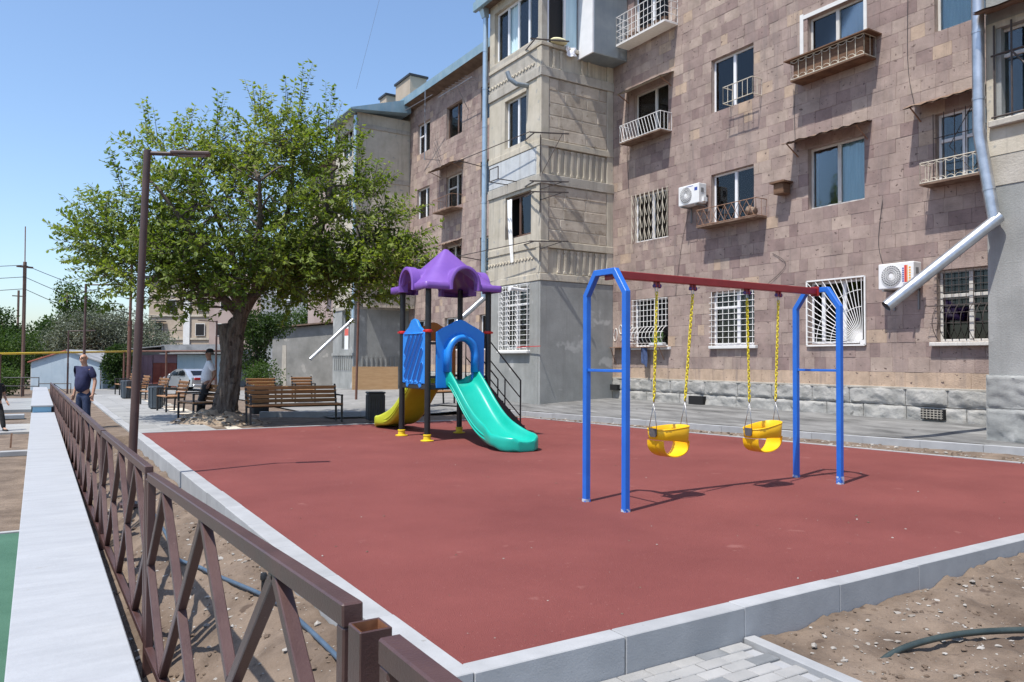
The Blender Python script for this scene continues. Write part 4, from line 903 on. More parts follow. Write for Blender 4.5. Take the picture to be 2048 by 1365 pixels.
# ---- windows (plane facing -X).  Left in the photograph is +Y
def window(y0, y1, z0, z1, x, frame='pvc_white', mull=(.5,), trans=None, curtain=None, glass='glass', sill=None, parent=None, rec=.13, fw_=.055, open_pane=None, room=1.6, reveal=None, cur_span=(0, 1), label=None, cz=0.):
    parent = parent or bld; xg = x+rec
    m = MB()
    m.box(xg, xg+.06, y0, y1, z0, z0+fw_).box(xg, xg+.06, y0, y1, z1-fw_, z1).box(xg, xg+.06, y0, y0+fw_, z0+fw_, z1-fw_).box(xg, xg+.06, y1-fw_, y1, z0+fw_, z1-fw_)
    ys__ = [y0+fw_]+[y1-(y1-y0)*f for f in sorted(mull, reverse=True)]+[y1-fw_]
    for f in mull: yc = y1-(y1-y0)*f; m.box(xg-.012, xg+.05, yc-.045, yc+.045, z0+fw_+.001, z1-fw_-.001)
    if trans:
        for (fa, fb, fz) in trans:
            zt = z0+(z1-z0)*fz; m.box(xg-.005, xg+.052, y1-(y1-y0)*fb+.046, y1-(y1-y0)*fa-.046, zt-.035, zt+.035)
    w_ = build('window', m, frame, parent, bevel=.006)
    if label: w_['label'] = label
    for i in range(len(ys__)-1):
        a, b = ys__[i], ys__[i+1]
        if open_pane is not None and i == open_pane: continue
        build('pane', MB().box(xg+.025, xg+.031, a+.002, b-.002, z0+fw_, z1-fw_), glass, w_)
    xr = xg+room
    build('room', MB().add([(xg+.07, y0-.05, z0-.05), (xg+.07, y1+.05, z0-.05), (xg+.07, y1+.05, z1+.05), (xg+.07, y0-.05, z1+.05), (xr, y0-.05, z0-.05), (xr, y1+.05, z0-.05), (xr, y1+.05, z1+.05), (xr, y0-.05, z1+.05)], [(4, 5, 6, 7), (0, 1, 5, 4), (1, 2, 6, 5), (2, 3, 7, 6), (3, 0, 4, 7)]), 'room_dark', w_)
    if curtain:
        ya, yb = y1-(y1-y0)*cur_span[1], y1-(y1-y0)*cur_span[0]; zc0 = z0+(z1-z0)*cz
        build('curtain', MB().grid(60, 6, lambda u, v: (xg+.10+.018*math.sin(u*(yb-ya)*38+v*.8)+.010*math.sin(u*17), ya+(yb-ya)*u, zc0+(z1-zc0)*v)), curtain, w_, smooth=True)
    if sill: build('sill', MB().box(x-.10, x+rec+.0, y0-.12, y1+.02, z0-.085, z0-.004), sill, w_, bevel=.008)
    rv = reveal or 'tuff_joint'
    return w_
a, b, c, d = COLS_A[3], COLS_A[2], COLS_A[1], COLS_A[0]
r1, r2, r3, r4 = ROWS
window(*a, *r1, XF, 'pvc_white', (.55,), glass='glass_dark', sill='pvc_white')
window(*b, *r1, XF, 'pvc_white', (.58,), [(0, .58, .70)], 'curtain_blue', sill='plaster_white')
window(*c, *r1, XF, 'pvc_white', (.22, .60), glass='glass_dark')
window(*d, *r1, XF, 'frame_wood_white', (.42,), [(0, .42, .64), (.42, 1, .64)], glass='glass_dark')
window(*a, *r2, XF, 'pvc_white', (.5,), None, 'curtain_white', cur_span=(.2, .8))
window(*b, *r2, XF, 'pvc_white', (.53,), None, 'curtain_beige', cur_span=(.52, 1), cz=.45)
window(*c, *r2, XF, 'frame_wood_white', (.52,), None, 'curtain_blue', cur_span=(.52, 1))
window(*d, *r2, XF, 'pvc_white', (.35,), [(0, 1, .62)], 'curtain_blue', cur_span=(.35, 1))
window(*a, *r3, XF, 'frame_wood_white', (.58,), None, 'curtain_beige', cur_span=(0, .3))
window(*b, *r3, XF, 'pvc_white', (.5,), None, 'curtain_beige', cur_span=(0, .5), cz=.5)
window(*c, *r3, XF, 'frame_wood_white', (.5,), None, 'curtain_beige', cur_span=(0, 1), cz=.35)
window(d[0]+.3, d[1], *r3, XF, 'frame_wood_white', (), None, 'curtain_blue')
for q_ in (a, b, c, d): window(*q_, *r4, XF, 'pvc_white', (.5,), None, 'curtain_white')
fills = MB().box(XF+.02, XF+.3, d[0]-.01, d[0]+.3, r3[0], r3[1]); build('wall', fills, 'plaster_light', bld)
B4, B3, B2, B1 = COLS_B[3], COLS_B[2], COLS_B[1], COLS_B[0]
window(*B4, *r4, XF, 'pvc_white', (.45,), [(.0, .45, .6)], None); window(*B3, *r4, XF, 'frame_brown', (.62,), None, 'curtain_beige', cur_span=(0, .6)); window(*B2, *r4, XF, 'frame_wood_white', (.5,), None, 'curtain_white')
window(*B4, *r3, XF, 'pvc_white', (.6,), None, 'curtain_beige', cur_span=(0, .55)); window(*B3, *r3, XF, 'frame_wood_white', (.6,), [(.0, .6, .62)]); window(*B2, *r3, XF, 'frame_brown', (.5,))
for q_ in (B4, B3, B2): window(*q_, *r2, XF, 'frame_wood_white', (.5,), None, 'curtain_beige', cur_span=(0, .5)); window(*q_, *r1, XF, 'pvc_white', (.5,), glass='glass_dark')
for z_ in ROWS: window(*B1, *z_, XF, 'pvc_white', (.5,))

# ---- grilles, boxes, canopies
def grille(name, bars, material, r=.009, n=6, parent=None):
    m = MB()
    for p in bars: m.tube(p, r, n)
    return build(name, m, material, parent or bld, smooth=40)
def canopy(y0, y1, z, dep, material, drop=.12, th=.025, wav=0.02):
    m = MB()
    m.grid(30, 6, lambda u, v: (XF-dep*v, y0+(y1-y0)*u, z-drop*v+wav*math.sin(u*45)*v*.6+wav*fbm(u*6, v*3, y0)))
    m.grid(30, 6, lambda u, v: (XF-dep*v, y0+(y1-y0)*u, z-th-drop*v+wav*math.sin(u*45)*v*.6+wav*fbm(u*6, v*3, y0)))
    o_ = build('window_canopy', m, material, bld, recalc=False)
    for y in (y0+.12, y1-.12): build('canopy_strut', MB().bar((XF+.01, y, z-.42), (XF-dep*.8, y, z-drop*.8-.03), .022), 'grille_rust', o_)
    return o_
def balcony(y0, y1, z0, z1, dep, nb, material, floor=None, r=.009, style='v', rows=(), slat=None):
    xo = XF-dep; m = MB()
    loop = lambda z: [(XF-.01, y0, z), (xo, y0, z), (xo, y1, z), (XF-.01, y1, z)]
    m.tube(loop(z1), r*1.3, 6); m.tube(loop(z0+.02), r*1.3, 6)
    for z in rows: m.tube(loop(z), r, 6)
    ny = nb; nx = max(2, int(dep/((y1-y0)/nb)))
    for k in range(ny+1):
        y = y0+(y1-y0)*k/ny
        if style == 'slant': m.tube([(xo, max(y0, y-.0), z0+.02), (xo, min(y1, y+.18), z1)], r*.8, 5)
        else: m.tube([(xo, y, z0+.02), (xo, y, z1)], r*.8, 5)
    for k in range(nx+1):
        x = XF-dep*k/nx
        for y in (y0, y1): m.tube([(x, y, z0+.02), (x, y, z1)], r*.8, 5)
    if style == 'scallop':
        stp = (y1-y0)/ny
        for k in range(ny):
            yc = y0+stp*(k+.5)
            for zc, sg in ((z0+.03, 1), (z1-.0, -1)): m.tube([(xo-.002, yc+stp*.46*math.cos(t), zc+sg*stp*.36*math.sin(t)) for t in [math.pi*q/8 for q in range(9)]], r*.7, 5)
    o_ = build('window_balcony', m, material, bld, smooth=40)
    if floor: build('floor', MB().box(xo-.01, XF+.01, y0-.01, y1+.01, z0-.03, z0+.005), floor, o_)
    return o_
# row 1
g_ = []; y0, y1 = a; z0, z1 = r1; xg = XF-.05
for k in range(10):
    y = y0+.04+(y1-y0-.08)*k/9
    g_.append([(xg, y, z1-.02), (xg, y, z0+.62)]+[(xg-.22*math.sin(math.pi*t)**.8, y, z0+.62-.6*t) for t in (.1, .2, .35, .5, .65, .8, .92)]+[(xg, y, z0+.02)])
for k in range(9): z = z1-.03-k*.17; bx_ = 0 if z > z0+.62 else .22*math.sin(math.pi*(z0+.62-z)/.6)**.8 if z > z0+.03 else 0; g_.append([(xg-bx_, y0-.03, z), (xg-bx_, y1+.03, z)])
grille('window_grille', g_, 'grille_white')
y0, y1 = b; xg = XF-.02
grille('window_grille', [[(xg, y0+.03+(y1-y0-.06)*k/7, z0), (xg, y0+.03+(y1-y0-.06)*k/7, z1)] for k in range(8)]+[[(xg-.012, y0-.04, z0+.06+k*.162), (xg-.012, y1+.05, z0+.06+k*.162)] for k in range(9)], 'grille_white')
y0, y1 = c[0]-.02, c[1]+.02; xg = XF-.035; zb, zt = r1[0]-.04, r1[1]+.03
fan = []; cy_, cz_ = y0+.06, zb+.05
for k in range(19):
    t = R(1.5+k*4.85); dy, dz = math.cos(t), math.sin(t); L_ = min((y1-cy_)/max(dy, 1e-6), (zt-cz_)/max(dz, 1e-6)); fan.append([(xg, cy_+dy*.08, cz_+dz*.08), (xg, cy_+dy*L_, cz_+dz*L_)])
for rr_ in (.83, 1.22): fan.append([(xg, cy_+rr_*math.cos(t), cz_+rr_*math.sin(t)) for t in [R(2+86*q/16) for q in range(17)]])
o = grille('window_grille', fan, 'grille_white', r=.0085)
build('grille_frame', MB().bar((xg, y0, zb), (xg, y1, zb), .035).bar((xg, y0, zt), (xg, y1, zt), .035).bar((xg, y0, zb), (xg, y0, zt), .035).bar((xg, y1, zb), (xg, y1, zt), .035), 'grille_white', o)
build('hub', MB().box(xg-.012, xg+.012, y0+.02, y0+.12, zb+.02, zb+.12), 'grille_white', o)
y0, y1 = d; xg = XF-.04; g_ = []
for k in range(11):
    y = y0+.05+(y1-y0-.1)*k/10; g_.append([(xg, y, z1), (xg, y, z0+.78)]+[(xg-.24*math.sin(math.pi*min(1, t*1.05))**.8, y, z0+.78-.78*t) for t in (.12, .3, .5, .7, .85, .95)]+[(xg, y, z0+.02)])
for k in range(7): g_.append([(xg-.005, y0-.03, z1-.06-k*.14), (xg-.005, y1+.03, z1-.06-k*.14)])
g_.append([(xg, y1+.02, z0+.74), (xg-.24, y1+.10, z0+.74), (xg-.24, y0, z0+.74)]); g_.append([(xg-.14, y1+.05, z0+.38), (xg-.2, y0, z0+.38)])
grille('window_grille', g_, 'grille_dark', r=.0075)
build('window_ledge', MB().box(XF-.13, XF+.1, d[0]-.05, d[1]+.1, r1[0]-.09, r1[0]-.01), 'frame_wood_white', bld, bevel=.01)
# shelf and plant tray under row-1 left window
sh = build('laundry_shelf', MB().box(XF-.24, XF-.0, 16.75, 19.3, 1.985, 2.005), 'grille_rust', bld)
build('shelf_bracket', MB().bar((XF, 19.25, 1.45), (XF-.22, 19.25, 1.98), .02).bar((XF, 17.0, 1.6), (XF-.22, 17.0, 1.98), .02), 'grille_rust', sh)
# row 2: folding grille, rusty balcony, canopy, scalloped balcony
y0, y1 = a[0]-.02, a[1]+.02; z0, z1 = r2; xg = XF-.06; g_ = []
for k in range(9):
    y = y0+(y1-y0)*k/8; g_.append([(xg, y, z0-.02), (xg, y, z1+.02)])
for k in range(8):
    ya, yb = y0+(y1-y0)*k/8, y0+(y1-y0)*(k+1)/8
    for q in range(4):
        za = z0+(z1-z0)*(q+.1)/4; g_.append([(xg-.012, ya, za+.32), (xg-.012, (ya+yb)/2, za), (xg-.012, yb, za+.32)])
grille('window_grille', g_, 'grille_cream', r=.010)
balcony(13.2, 15.27, 5.32, 5.78, .42, 4, 'grille_rust', 'sheet_rust', style='v')
g_ = [[(XF-.425, 13.25+k*.25, 5.34), (XF-.425, 13.25+(k+1)*.25, 5.76)] for k in range(8)]+[[(XF-.425, 13.25+(k+1)*.25, 5.34), (XF-.425, 13.25+k*.25, 5.76)] for k in range(8)]
grille('balcony_lattice', g_, 'grille_rust', r=.007)
tag(build('clay_pot', MB().lathe((XF-.3, 13.42, 5.48), [(.05, -.12), (.10, -.10), (.12, .10), (.13, .12), (.11, .12), (.09, -.06)], 14, (0, .9, .3)), 'sheet_rust', smooth=40), 'brown clay pot lying on the rusty window shelf', 'pot')
canopy(10.25, 12.35, 7.08, .55, 'sheet_rust', drop=.16)
canopy(7.25, 9.25, 7.15, .50, 'sheet_rust', drop=.2)
balcony(7.5, 8.92, 5.28, 5.72, .42, 8, 'grille_cream', 'sheet_rust', style='scallop')
y0, y1 = d; g_ = [[(XF-.05, y0+k*.22, r2[0]), (XF-.05, y0+k*.22, r2[1])] for k in range(8)]+[[(XF-.055, y0, r2[0]+q), (XF-.055, y1, r2[0]+q)] for q in (.5, .98)]+[[(XF-.06, y0+.76, r2[0]+1.45), (XF-.06, y0+.3, r2[0]+.75), (XF-.06, y0+.76, r2[0]+.15), (XF-.06, y0+1.2, r2[0]+.75), (XF-.06, y0+.76, r2[0]+1.45)]]
grille('window_grille', g_, 'grille_dark', r=.009)
# row 3
canopy(16.6, 18.75, 10.25, .55, 'grille_cream', drop=.24, wav=.008)
balcony(16.7, 18.55, 8.45, 9.0, .45, 14, 'grille_white', 'sheet_rust', style='slant', r=.01)
balcony(13.35, 14.35, 8.52, 8.98, .36, 6, 'grille_cream', None, style='v', r=.01)
fb = balcony(10.15, 12.1, 8.45, 8.93, .44, 9, 'grille_cream', 'board_brown', style='scallop')
build('planter_boards', MB().box(XF-.40, XF-.38, 10.2, 12.05, 8.48, 8.90).box(XF-.38, XF-.02, 10.2, 10.22, 8.48, 8.90).box(XF-.38, XF-.02, 12.03, 12.05, 8.48, 8.90), 'board_brown', fb)
build('planter_top', MB().box(XF-.52, XF-.0, 10.0, 12.25, 8.94, 8.97), 'board_brown', fb)
build('window_surround', MB().box(XF-.02, XF+.1, 12.06, 12.16, 8.9, 10.2).box(XF-.02, XF+.1, 10.36, 10.44, 8.9, 10.2).box(XF-.02, XF+.1, 10.44, 12.06, 10.06, 10.16), 'plaster_white', bld)
# row 4 white cage balcony
cg = balcony(16.45, 18.65, 11.60, 12.5, .52, 12, 'grille_white', 'grille_white', r=.011, rows=(11.85, 12.05, 12.25))
for k in range(6): build('flower_pot', MB().lathe((XF-.3, 16.7+k*.32, 11.61), [(.07, 0), (.10, .2), (.11, .22), (.08, .22)], 10), 'sheet_rust', cg)
# far facade part
canopy(29.8, 32.2, 10.55, .7, 'sheet_rust', drop=.25); balcony(29.9, 31.8, 8.35, 8.95, .55, 8, 'grille_rust', 'sheet_rust')
canopy(29.9, 31.9, 7.0, .5, 'sheet_rust', drop=.2)

# ---- projecting stair bays (balcony towers)
def masonry(x0, x1, y, z0, z1, rows, parent, seed):
    r = random.Random(seed); hh = (z1-z0)/rows
    build('block_mortar', MB().box(x0, x1, y+.012, y+.1, z0, z1), 'masonry_joint', parent)
    for k in range(rows):
        xx = x0; off = r.uniform(.35, .7)
        while xx < x1-.02:
            w_ = off if xx == x0 else r.uniform(.6, .95); x2 = min(x1, xx+w_)
            if x1-x2 < .25: x2 = x1
            j = r.uniform(0, .012)
            build('masonry_block', MB().box(xx+.012, x2-.012, y-j, y+.05, z0+k*hh+.014, z0+(k+1)*hh-.014), 'masonry_block', parent, bevel=.012)
            xx = x2
def balusters(x0, x1, y, z0, z1, n, parent, skip=(), material='plaster_light'):
    build('parapet_panel', MB().box(x0, x1, y+.05, y+.12, z0, z1), material, parent)
    for k in range(n):
        if k in skip: continue
        x = x0+(x1-x0)*(k+.65)/(n+.3)
        build('baluster', MB().prism([(-.055, 0), (.055, 0), (.055, .05), (.028, .09), (.050, z1-z0-.20), (.035, z1-z0-.15), (.06, z1-z0-.10), (.06, z1-z0-.05), (-.06, z1-z0-.05), (-.06, z1-z0-.10), (-.035, z1-z0-.15), (-.050, z1-z0-.20), (-.028, .09), (-.055, .05)], (x, y+.05, z0+.02), (1, 0, 0), (0, 0, 1), (0, -.055, 0)), material, parent)
def bay(XB, y0, y1, opts):
    """bay from XB to the facade, side wall facing -Y at y0, front wall at XB"""
    fh = opts['front_holes']; m = MB()
    bands = [(0, 4.05, opts.get('gf', 'plaster_grey')), (4.05, 5.3, 'plaster_light'), (5.3, 7.03, 'plaster_light'), (7.03, 8.45, opts.get('p3', 'plaster_blue')), (8.45, 10.43, 'plaster_light'), (10.43, 11.65, 'concrete_old'), (11.65, 13.75, 'plaster_light')]
    for z0, z1, mt in bands:
        build('bay_wall', wall_cells(MB(), XB, XB+.22, y0+.02, y1, z0, z1, fh), mt, bld, recalc=False)
    build('bay_wall', MB().box(XB+.01, XF+.3, y1-.2, y1, 0, 13.75), 'plaster_light', bld)
    return
XB1, YA1, YB1 = 13.13, 19.42, 22.62
bay(XB1, YA1, YB1, dict(front_holes=[(20.05, 21.66, 1.95, 3.92), (19.97, 21.52, 5.55, 6.95), (20.28, 21.60, 8.6, 10.2), (19.62, 22.3, 11.7, 13.45)]))
s1 = build('bay_side_wall', MB().box(XB1+.02, XF+.1, YA1+.10, YA1+.22, 0, 11.4), 'concrete_old', bld)
build('ground_floor_wall', MB().box(XB1-.012, XF-.0, YA1-.012, YA1+.10, .0, 4.03), 'plaster_grey', bld, bevel=.01)
build('ground_floor_wall', wall_cells(MB(), XB1-.014, XB1-.001, YA1+.102, YB1, .0, 4.03, [(20.05, 21.66, 1.95, 3.92)]), 'plaster_grey', bld, recalc=False)
def ledge(z0, z1, out, mt='plaster_light', XB=XB1, ya=YA1, yb=YB1):
    build('ledge', MB().box(XB-out, XF, ya-out, ya+.1, z0, z1).box(XB-out, XB+.05, ya+.101, yb, z0, z1), mt, bld, bevel=.012)
ledge(4.04, 4.26, .035); ledge(5.07, 5.29, .03); ledge(7.05, 7.36, .05, 'concrete_old'); ledge(8.24, 8.44, .032); ledge(10.42, 10.72, .05, 'concrete_old'); ledge(11.38, 11.5, .04)
cpost = build('corner_post', MB().box(XB1-.02, XB1+.28, YA1-.02, YA1+.24, 4.27, 11.37), 'plaster_light', bld, bevel=.012)
build('corner_post', MB().box(XB1-.02, XB1+.2, YA1-.02, YA1+.18, 11.51, 13.7), 'concrete_old', bld, bevel=.012)
build('joint_post', MB().box(XF-.26, XF-.0, YA1-.01, YA1+.1, 4.27, 11.3), 'plaster_light', bld, bevel=.012)
balusters(XB1+.29, XF-.27, YA1, 4.27, 5.06, 9, bld, skip=(0,)); masonry(XB1+.29, XF-.27, YA1, 5.30, 7.04, 5, bld, 3)
balusters(XB1+.29, XF-.27, YA1, 7.37, 8.23, 9, bld); masonry(XB1+.29, XF-.27, YA1, 8.45, 10.41, 5, bld, 5)
balusters(XB1+.29, XF-.27, YA1, 10.73, 11.37, 8, bld, skip=(2, 3, 6, 7))
# scalloped relief rows on the front parapets
for z_, zz in ((4.83, .09), (10.95, .07)):
    for k in range(15):
        y = YA1+.45+k*.19; build('scallop', MB().tube([(XB1-.012, y+.07*math.cos(t), z_-.09*math.sin(t)) for t in [math.pi*q/6 for q in range(7)]], .016, 5), 'plaster_light', bld, smooth=True)
build('parapet_paint', MB().box(XB1-.016, XB1-.002, YA1+.3, YB1-.03, 7.40, 8.22), 'plaster_blue', bld)
# bay windows
window(20.05, 21.66, 1.95, 3.92, XB1, 'pvc_white', (.45,), [(0, 1, .72)], 'curtain_white')
window(19.97, 21.52, 5.55, 6.95, XB1, 'frame_brown', (.47,), None, 'curtain_blue', cur_span=(.5, 1), fw_=.09, open_pane=1)
window(20.28, 21.60, 8.6, 10.2, XB1, 'pvc_white', (.52,), None, 'curtain_beige', cur_span=(0, .5))
window(19.62, 22.3, 11.7, 13.45, XB1, 'pvc_white', (.27, .5, .74), None, 'curtain_blue', cur_span=(0, 1), fw_=.07, open_pane=2)
cu = MB().grid(14, 14, lambda u, v: (XB1-.02-.12*v*(1-v)-.03*math.sin(u*14), 21.35-.32*u-.25*v*(1-u*.5), 6.85-2.1*v)); tag(build('hanging_curtain', cu, 'curtain_white', smooth=True), 'white lace curtain hanging out of the brown bay window', 'curtain')
# white ring grille on the ground floor of the bay
y0, y1, z0, z1 = 20.0, 21.72, 1.88, 3.98; xg = XB1-.10; g_ = []
for k in range(14): z = z0+(z1-z0)*k/13; g_.append([(XB1, y0, z), (xg, y0, z), (xg, y1, z), (XB1, y1, z)])
for y in (y0, y0+.42, y0+.86, y1-.42, y1): g_.append([(xg-.005, y, z0), (xg-.005, y, z1)])
for k in range(13):
    for y in (y0+.64, y1-.2, y1-.64+.02):
        zc = z0+(z1-z0)*(k+.5)/13; g_.append([(xg-.006, y+.068*math.cos(t), zc+.068*math.sin(t)) for t in [2*math.pi*q/8 for q in range(9)]])
grille('window_grille', g_, 'grille_white', r=.011)
build('window_ledge', MB().box(XB1-.16, XB1+.02, 19.95, 21.78, 1.78, 1.88), 'plaster_white', bld, bevel=.02)
fl = build('flue_pipe', MB().tube([(XB1+.05, 20.28, 3.78), (XB1-.62, 20.1, 3.80)], .055, 14), 'pvc_white', bld, smooth=40); build('flue_cap', MB().tube([(XB1-.60, 20.1, 3.80), (XB1-.70, 20.08, 3.80)], .075, 14), 'pvc_white', fl, smooth=40)
lb = build('laundry_arm', MB().bar((XB1-.10, 20.6, 1.98), (XB1-.14, 19.2, 2.0), .022).bar((XB1-.0, 20.55, 1.97), (XB1-.12, 20.55, 1.98), .02), 'clamp_red', bld)
for z_, ext in ((8.55, .75), (5.20, .75), (6.72, .5), (7.05, .45), (11.45, .6)):
    o_ = build('laundry_bracket', MB().bar((XB1-.02, YA1+.9, z_+.05), (XB1-.30, YA1-.05, z_), .03).bar((XB1-.45, YA1-.05, z_), (XB1+.75, YA1-.42, z_+.05), .035), 'grille_dark', bld)
    if z_ < 9: build('bracket_stay', MB().bar((XB1-.05, YA1-.03, z_), (XB1-.05, YA1-.03, z_-1.3 if z_ > 8 else z_-.6), .022).bar((XB1+.55, YA1-.36, z_+.03), (XB1-.03, YA1-.02, z_-1.3 if z_ > 8 else z_-.2), .02), 'grille_dark', o_)
for z_ in (8.62, 5.22): build('laundry_rod', MB().tube([(XB1-.35, YA1+.1, z_), (XB1-.55, YB1+1.6, z_+.02)], .014, 6).bar((XB1-.2, YB1+1.2, z_), (XB1-.6, YB1+1.2, z_), .03).bar((XF, YB1+1.3, z_-.25), (XB1-.3, YB1+1.2, z_), .025), 'grille_dark', bld)
el = build('stove_pipe', MB().tube([(XB1+.02, 20.2, 10.32), (XB1-.45, 20.15, 10.28), (XB1-.62, 20.3, 10.45), (XB1-.68, 20.34, 10.68)], .075, 12), 'sheet_steel', bld, smooth=40)
build('bracket_ladder', MB().bar((XB1-.02, 21.3, 7.35), (XB1-.75, 21.3, 7.35), .025).bar((XB1-.02, 20.75, 7.35), (XB1-.75, 20.75, 7.35), .025).bar((XB1-.75, 20.75, 7.35), (XB1-.75, 21.3, 7.35), .025).bar((XB1-.75, 20.75, 7.35), (XB1-.75, 20.75, 7.75), .025).bar((XB1-.75, 21.3, 7.35), (XB1-.75, 21.3, 7.75), .025).bar((XB1-.75, 21.3, 7.75), (XB1-.75, 20.75, 7.75), .025), 'grille_dark', bld)
# top floor of the bay: open side window, steel clad box, pillow, roof edge
build('bay_top_frame', MB().box(XB1+.21, XB1+.27, YA1, YA1+.06, 11.5, 13.7).box(XB1+.84, XB1+.92, YA1, YA1+.06, 11.5, 13.7), 'pvc_white', bld)
build('bay_room', MB().box(XB1+.24, XF, YA1+1.9, YA1+2.0, 11.4, 13.7), 'room_dark', bld)
build('pane', MB().box(XB1+.92, XB1+1.36, YA1+.02, YA1+.03, 11.55, 13.7), 'curtain_blue', bld)
cb = build('clad_box', MB().box(14.62, XF-.02, YA1-.72, YA1+.1, 11.22, 13.7), 'sheet_steel', bld, bevel=.02); build('box_edge', MB().box(14.56, 14.615, YA1-.72, YA1+.1, 11.22, 13.7), 'pvc_white', cb)
tag(build('pillow', MB().ball((XB1+.62, YA1-.05, 11.60), .2, 18, 10, (1.55, .95, .5)), 'pillow_yellow', smooth=True), 'yellowish pillow airing on the top balcony ledge of the projecting bay', 'pillow')
tag(build('cloth', MB().grid(8, 8, lambda u, v: (XB1+.85+.42*u+.03*math.sin(v*9), YA1-.06-.05*math.sin(u*9+v*3)-.06*v, 11.52-.34*v*(1-.4*abs(u-.4)))), 'white_cloth', smooth=True), 'grey white cloth hanging below the yellowish pillow', 'cloth')
build('bay_roof', MB().box(XB1-.30, XF, YA1-.3, YB1+.35, 13.75, 13.95), 'soffit_wood', bld); build('gutter', MB().box(XB1-.42, XB1-.28, YA1-.3, YB1+.5, 13.72, 14.05), 'roof_metal_blue', bld, bevel=.02)
# right bay at the edge of the picture
XBR, YBR = 14.6, 7.12
bw = [(0, 2.6), (2.6, 5.75), (5.75, 7.7), (7.7, 13.7)]
rb_holes = [(5.2, 6.95, 5.95, 7.6)]
build('bay_wall', wall_cells(MB(), XBR, XBR+.3, -2, YBR, 0, 13.7, rb_holes), 'plaster_grey', bld, recalc=False); build('bay_wall', MB().box(XBR+.02, XF, YBR-.25, YBR-.01, 0, 13.7), 'plaster_grey', bld)
build('bay_paint', wall_cells(MB(), XBR-.014, XBR-.001, 2, YBR-.01, 5.3, 7.72, [(5.2, 6.95, 5.95, 7.6)]), 'plaster_light', bld, recalc=False)
build('bay_paint', MB().box(XBR-.013, XBR-.001, 2, YBR-.005, 4.75, 5.28), 'concrete_old', bld)
window(5.2, 6.95, 5.95, 7.6, XBR, 'frame_wood_white', (.3,), [(0, 1, .7)], 'curtain_blue', cur_span=(.3, 1))
grille('window_grille', [[(XBR-.06, 6.95-k*.29, 5.9), (XBR-.06, 6.95-k*.29, 7.65)] for k in range(7)]+[[(XBR-.065, 5.15, z), (XBR-.065, 7.0, z)] for z in (5.9, 5.98, 7.1)]+[[(XBR-.07, 6.66, 7.1), (XBR-.07, 6.37, 6.7), (XBR-.07, 6.08, 6.2)]], 'grille_dark', r=.018)
build('window_ledge', MB().box(XBR-.12, XBR+.02, 5.1, 7.04, 5.80, 5.92), 'concrete_old', bld, bevel=.015)
m = MB().grid(20, 4, lambda u, v: (XBR-.5*v, 5.0+2.1*u, 7.95-.12*v+.03*fbm(u*7, v*2))); m.grid(20, 4, lambda u, v: (XBR-.5*v, 5.0+2.1*u, 7.92-.12*v+.03*fbm(u*7, v*2))); build('window_canopy', m, 'sheet_rust', bld, recalc=False)
for k, (z0, z1) in enumerate(((.1, .75), (.76, 1.35))):
    o = rough_stone(4.2, YBR+.04, z0, z1, XBR-.01, 70+k, bld, 'bay_footing'); o.data.materials[0] = MATS['plaster_grey']
# far bay
XB2, YA2, YB2 = 13.13, 35.6, 38.75
bay(XB2, YA2, YB2, dict(front_holes=[(36.3, 37.4, 2.1, 4.0), (36.2, 37.9, 5.5, 7.0), (36.2, 37.9, 8.6, 10.2), (36.2, 37.9, 11.7, 13.2)], p3='plaster_light'))
build('bay_side_wall', MB().box(XB2, XF, YA2, YA2+.2, 4.05, 13.75), 'plaster_light', bld); build('bay_side_wall', MB().box(XB2-.01, XF, YA2-.012, YA2+.19, 0, 4.04), 'plaster_grey', bld)
for z_ in (5.55, 8.65, 11.75): window(36.2, 37.9, z_, z_+1.45, XB2, 'pvc_white', (.5,), None, 'curtain_white')
window(36.3, 37.4, 2.1, 4.0, XB2, 'plaster_grey', (), None, None)
for z0, z1 in ((4.04, 4.24), (7.05, 7.3), (10.42, 10.65), (13.0, 13.2)): ledge(z0, z1, .04, 'concrete_old', XB2, YA2, YB2)
balusters(XB2+.25, XF-.3, YA2-.05, .95, 1.75, 9, bld, material='plaster_grey'); balusters(XB2+.25, XF-.3, YA2-.05, 7.35, 8.2, 9, bld)
for k in range(9):
    y = YA2+.4+k*.3; build('baluster', MB().box(XB2-.05, XB2, y-.05, y+.05, 1.05, 1.75), 'plaster_grey', bld)
build('parapet_rail', MB().box(XB2-.07, XB2-.015, YA2, YB2, 1.75, 1.88), 'plaster_grey', bld)
nb = build('notice', MB().box(XB2-.012, XB2-.004, 36.4, 36.95, 2.05, 3.2), 'paper_white', bld); build('notice_print', MB().box(XB2-.016, XB2-.0125, 36.42, 36.93, 2.75, 3.1), 'paper_red', nb)
rs_ = build('rust_clad_box', MB().box(XB2+.15, XF-.1, YA2-.9, YA2-.06, 5.0, 6.75), 'rust_panel' if 'rust_panel' in MATS else mat('rust_panel', (.36, .17, .10), (.56, .48, .40), rough=.85, scale=1.6, streak=((.30, .10, .04), .8)), bld)
for k in range(9): build('board', MB().box(XB2+.15+k*.30, XB2+.43+k*.30, YA2-.80, YA2-.77, 4.1, 4.99), 'masonry_block', rs_)
build('board_frame', MB().bar((XB2+.2, YA2-.79, 4.95), (XB2+.8, YA2-.02, 4.1), .06).bar((XF-.3, YA2-.79, 4.95), (XF-.6, YA2-.02, 4.1), .06), 'grille_dark', rs_)
m = MB().add([(XB2-.5, YA2-.5, 13.75), (XB2-.5, YB2+.5, 13.75), (XF-.2, YB2+.5, 14.72), (XF-.2, YA2-.5, 14.72), (XB2-.5, YA2-.5, 13.68), (XB2-.5, YB2+.5, 13.68), (XF-.2, YB2+.5, 14.0), (XF-.2, YA2-.5, 14.0)], [(0, 1, 2, 3), (7, 6, 5, 4), (0, 4, 5, 1), (3, 7, 4, 0), (1, 5, 6, 2), (2, 6, 7, 3)])
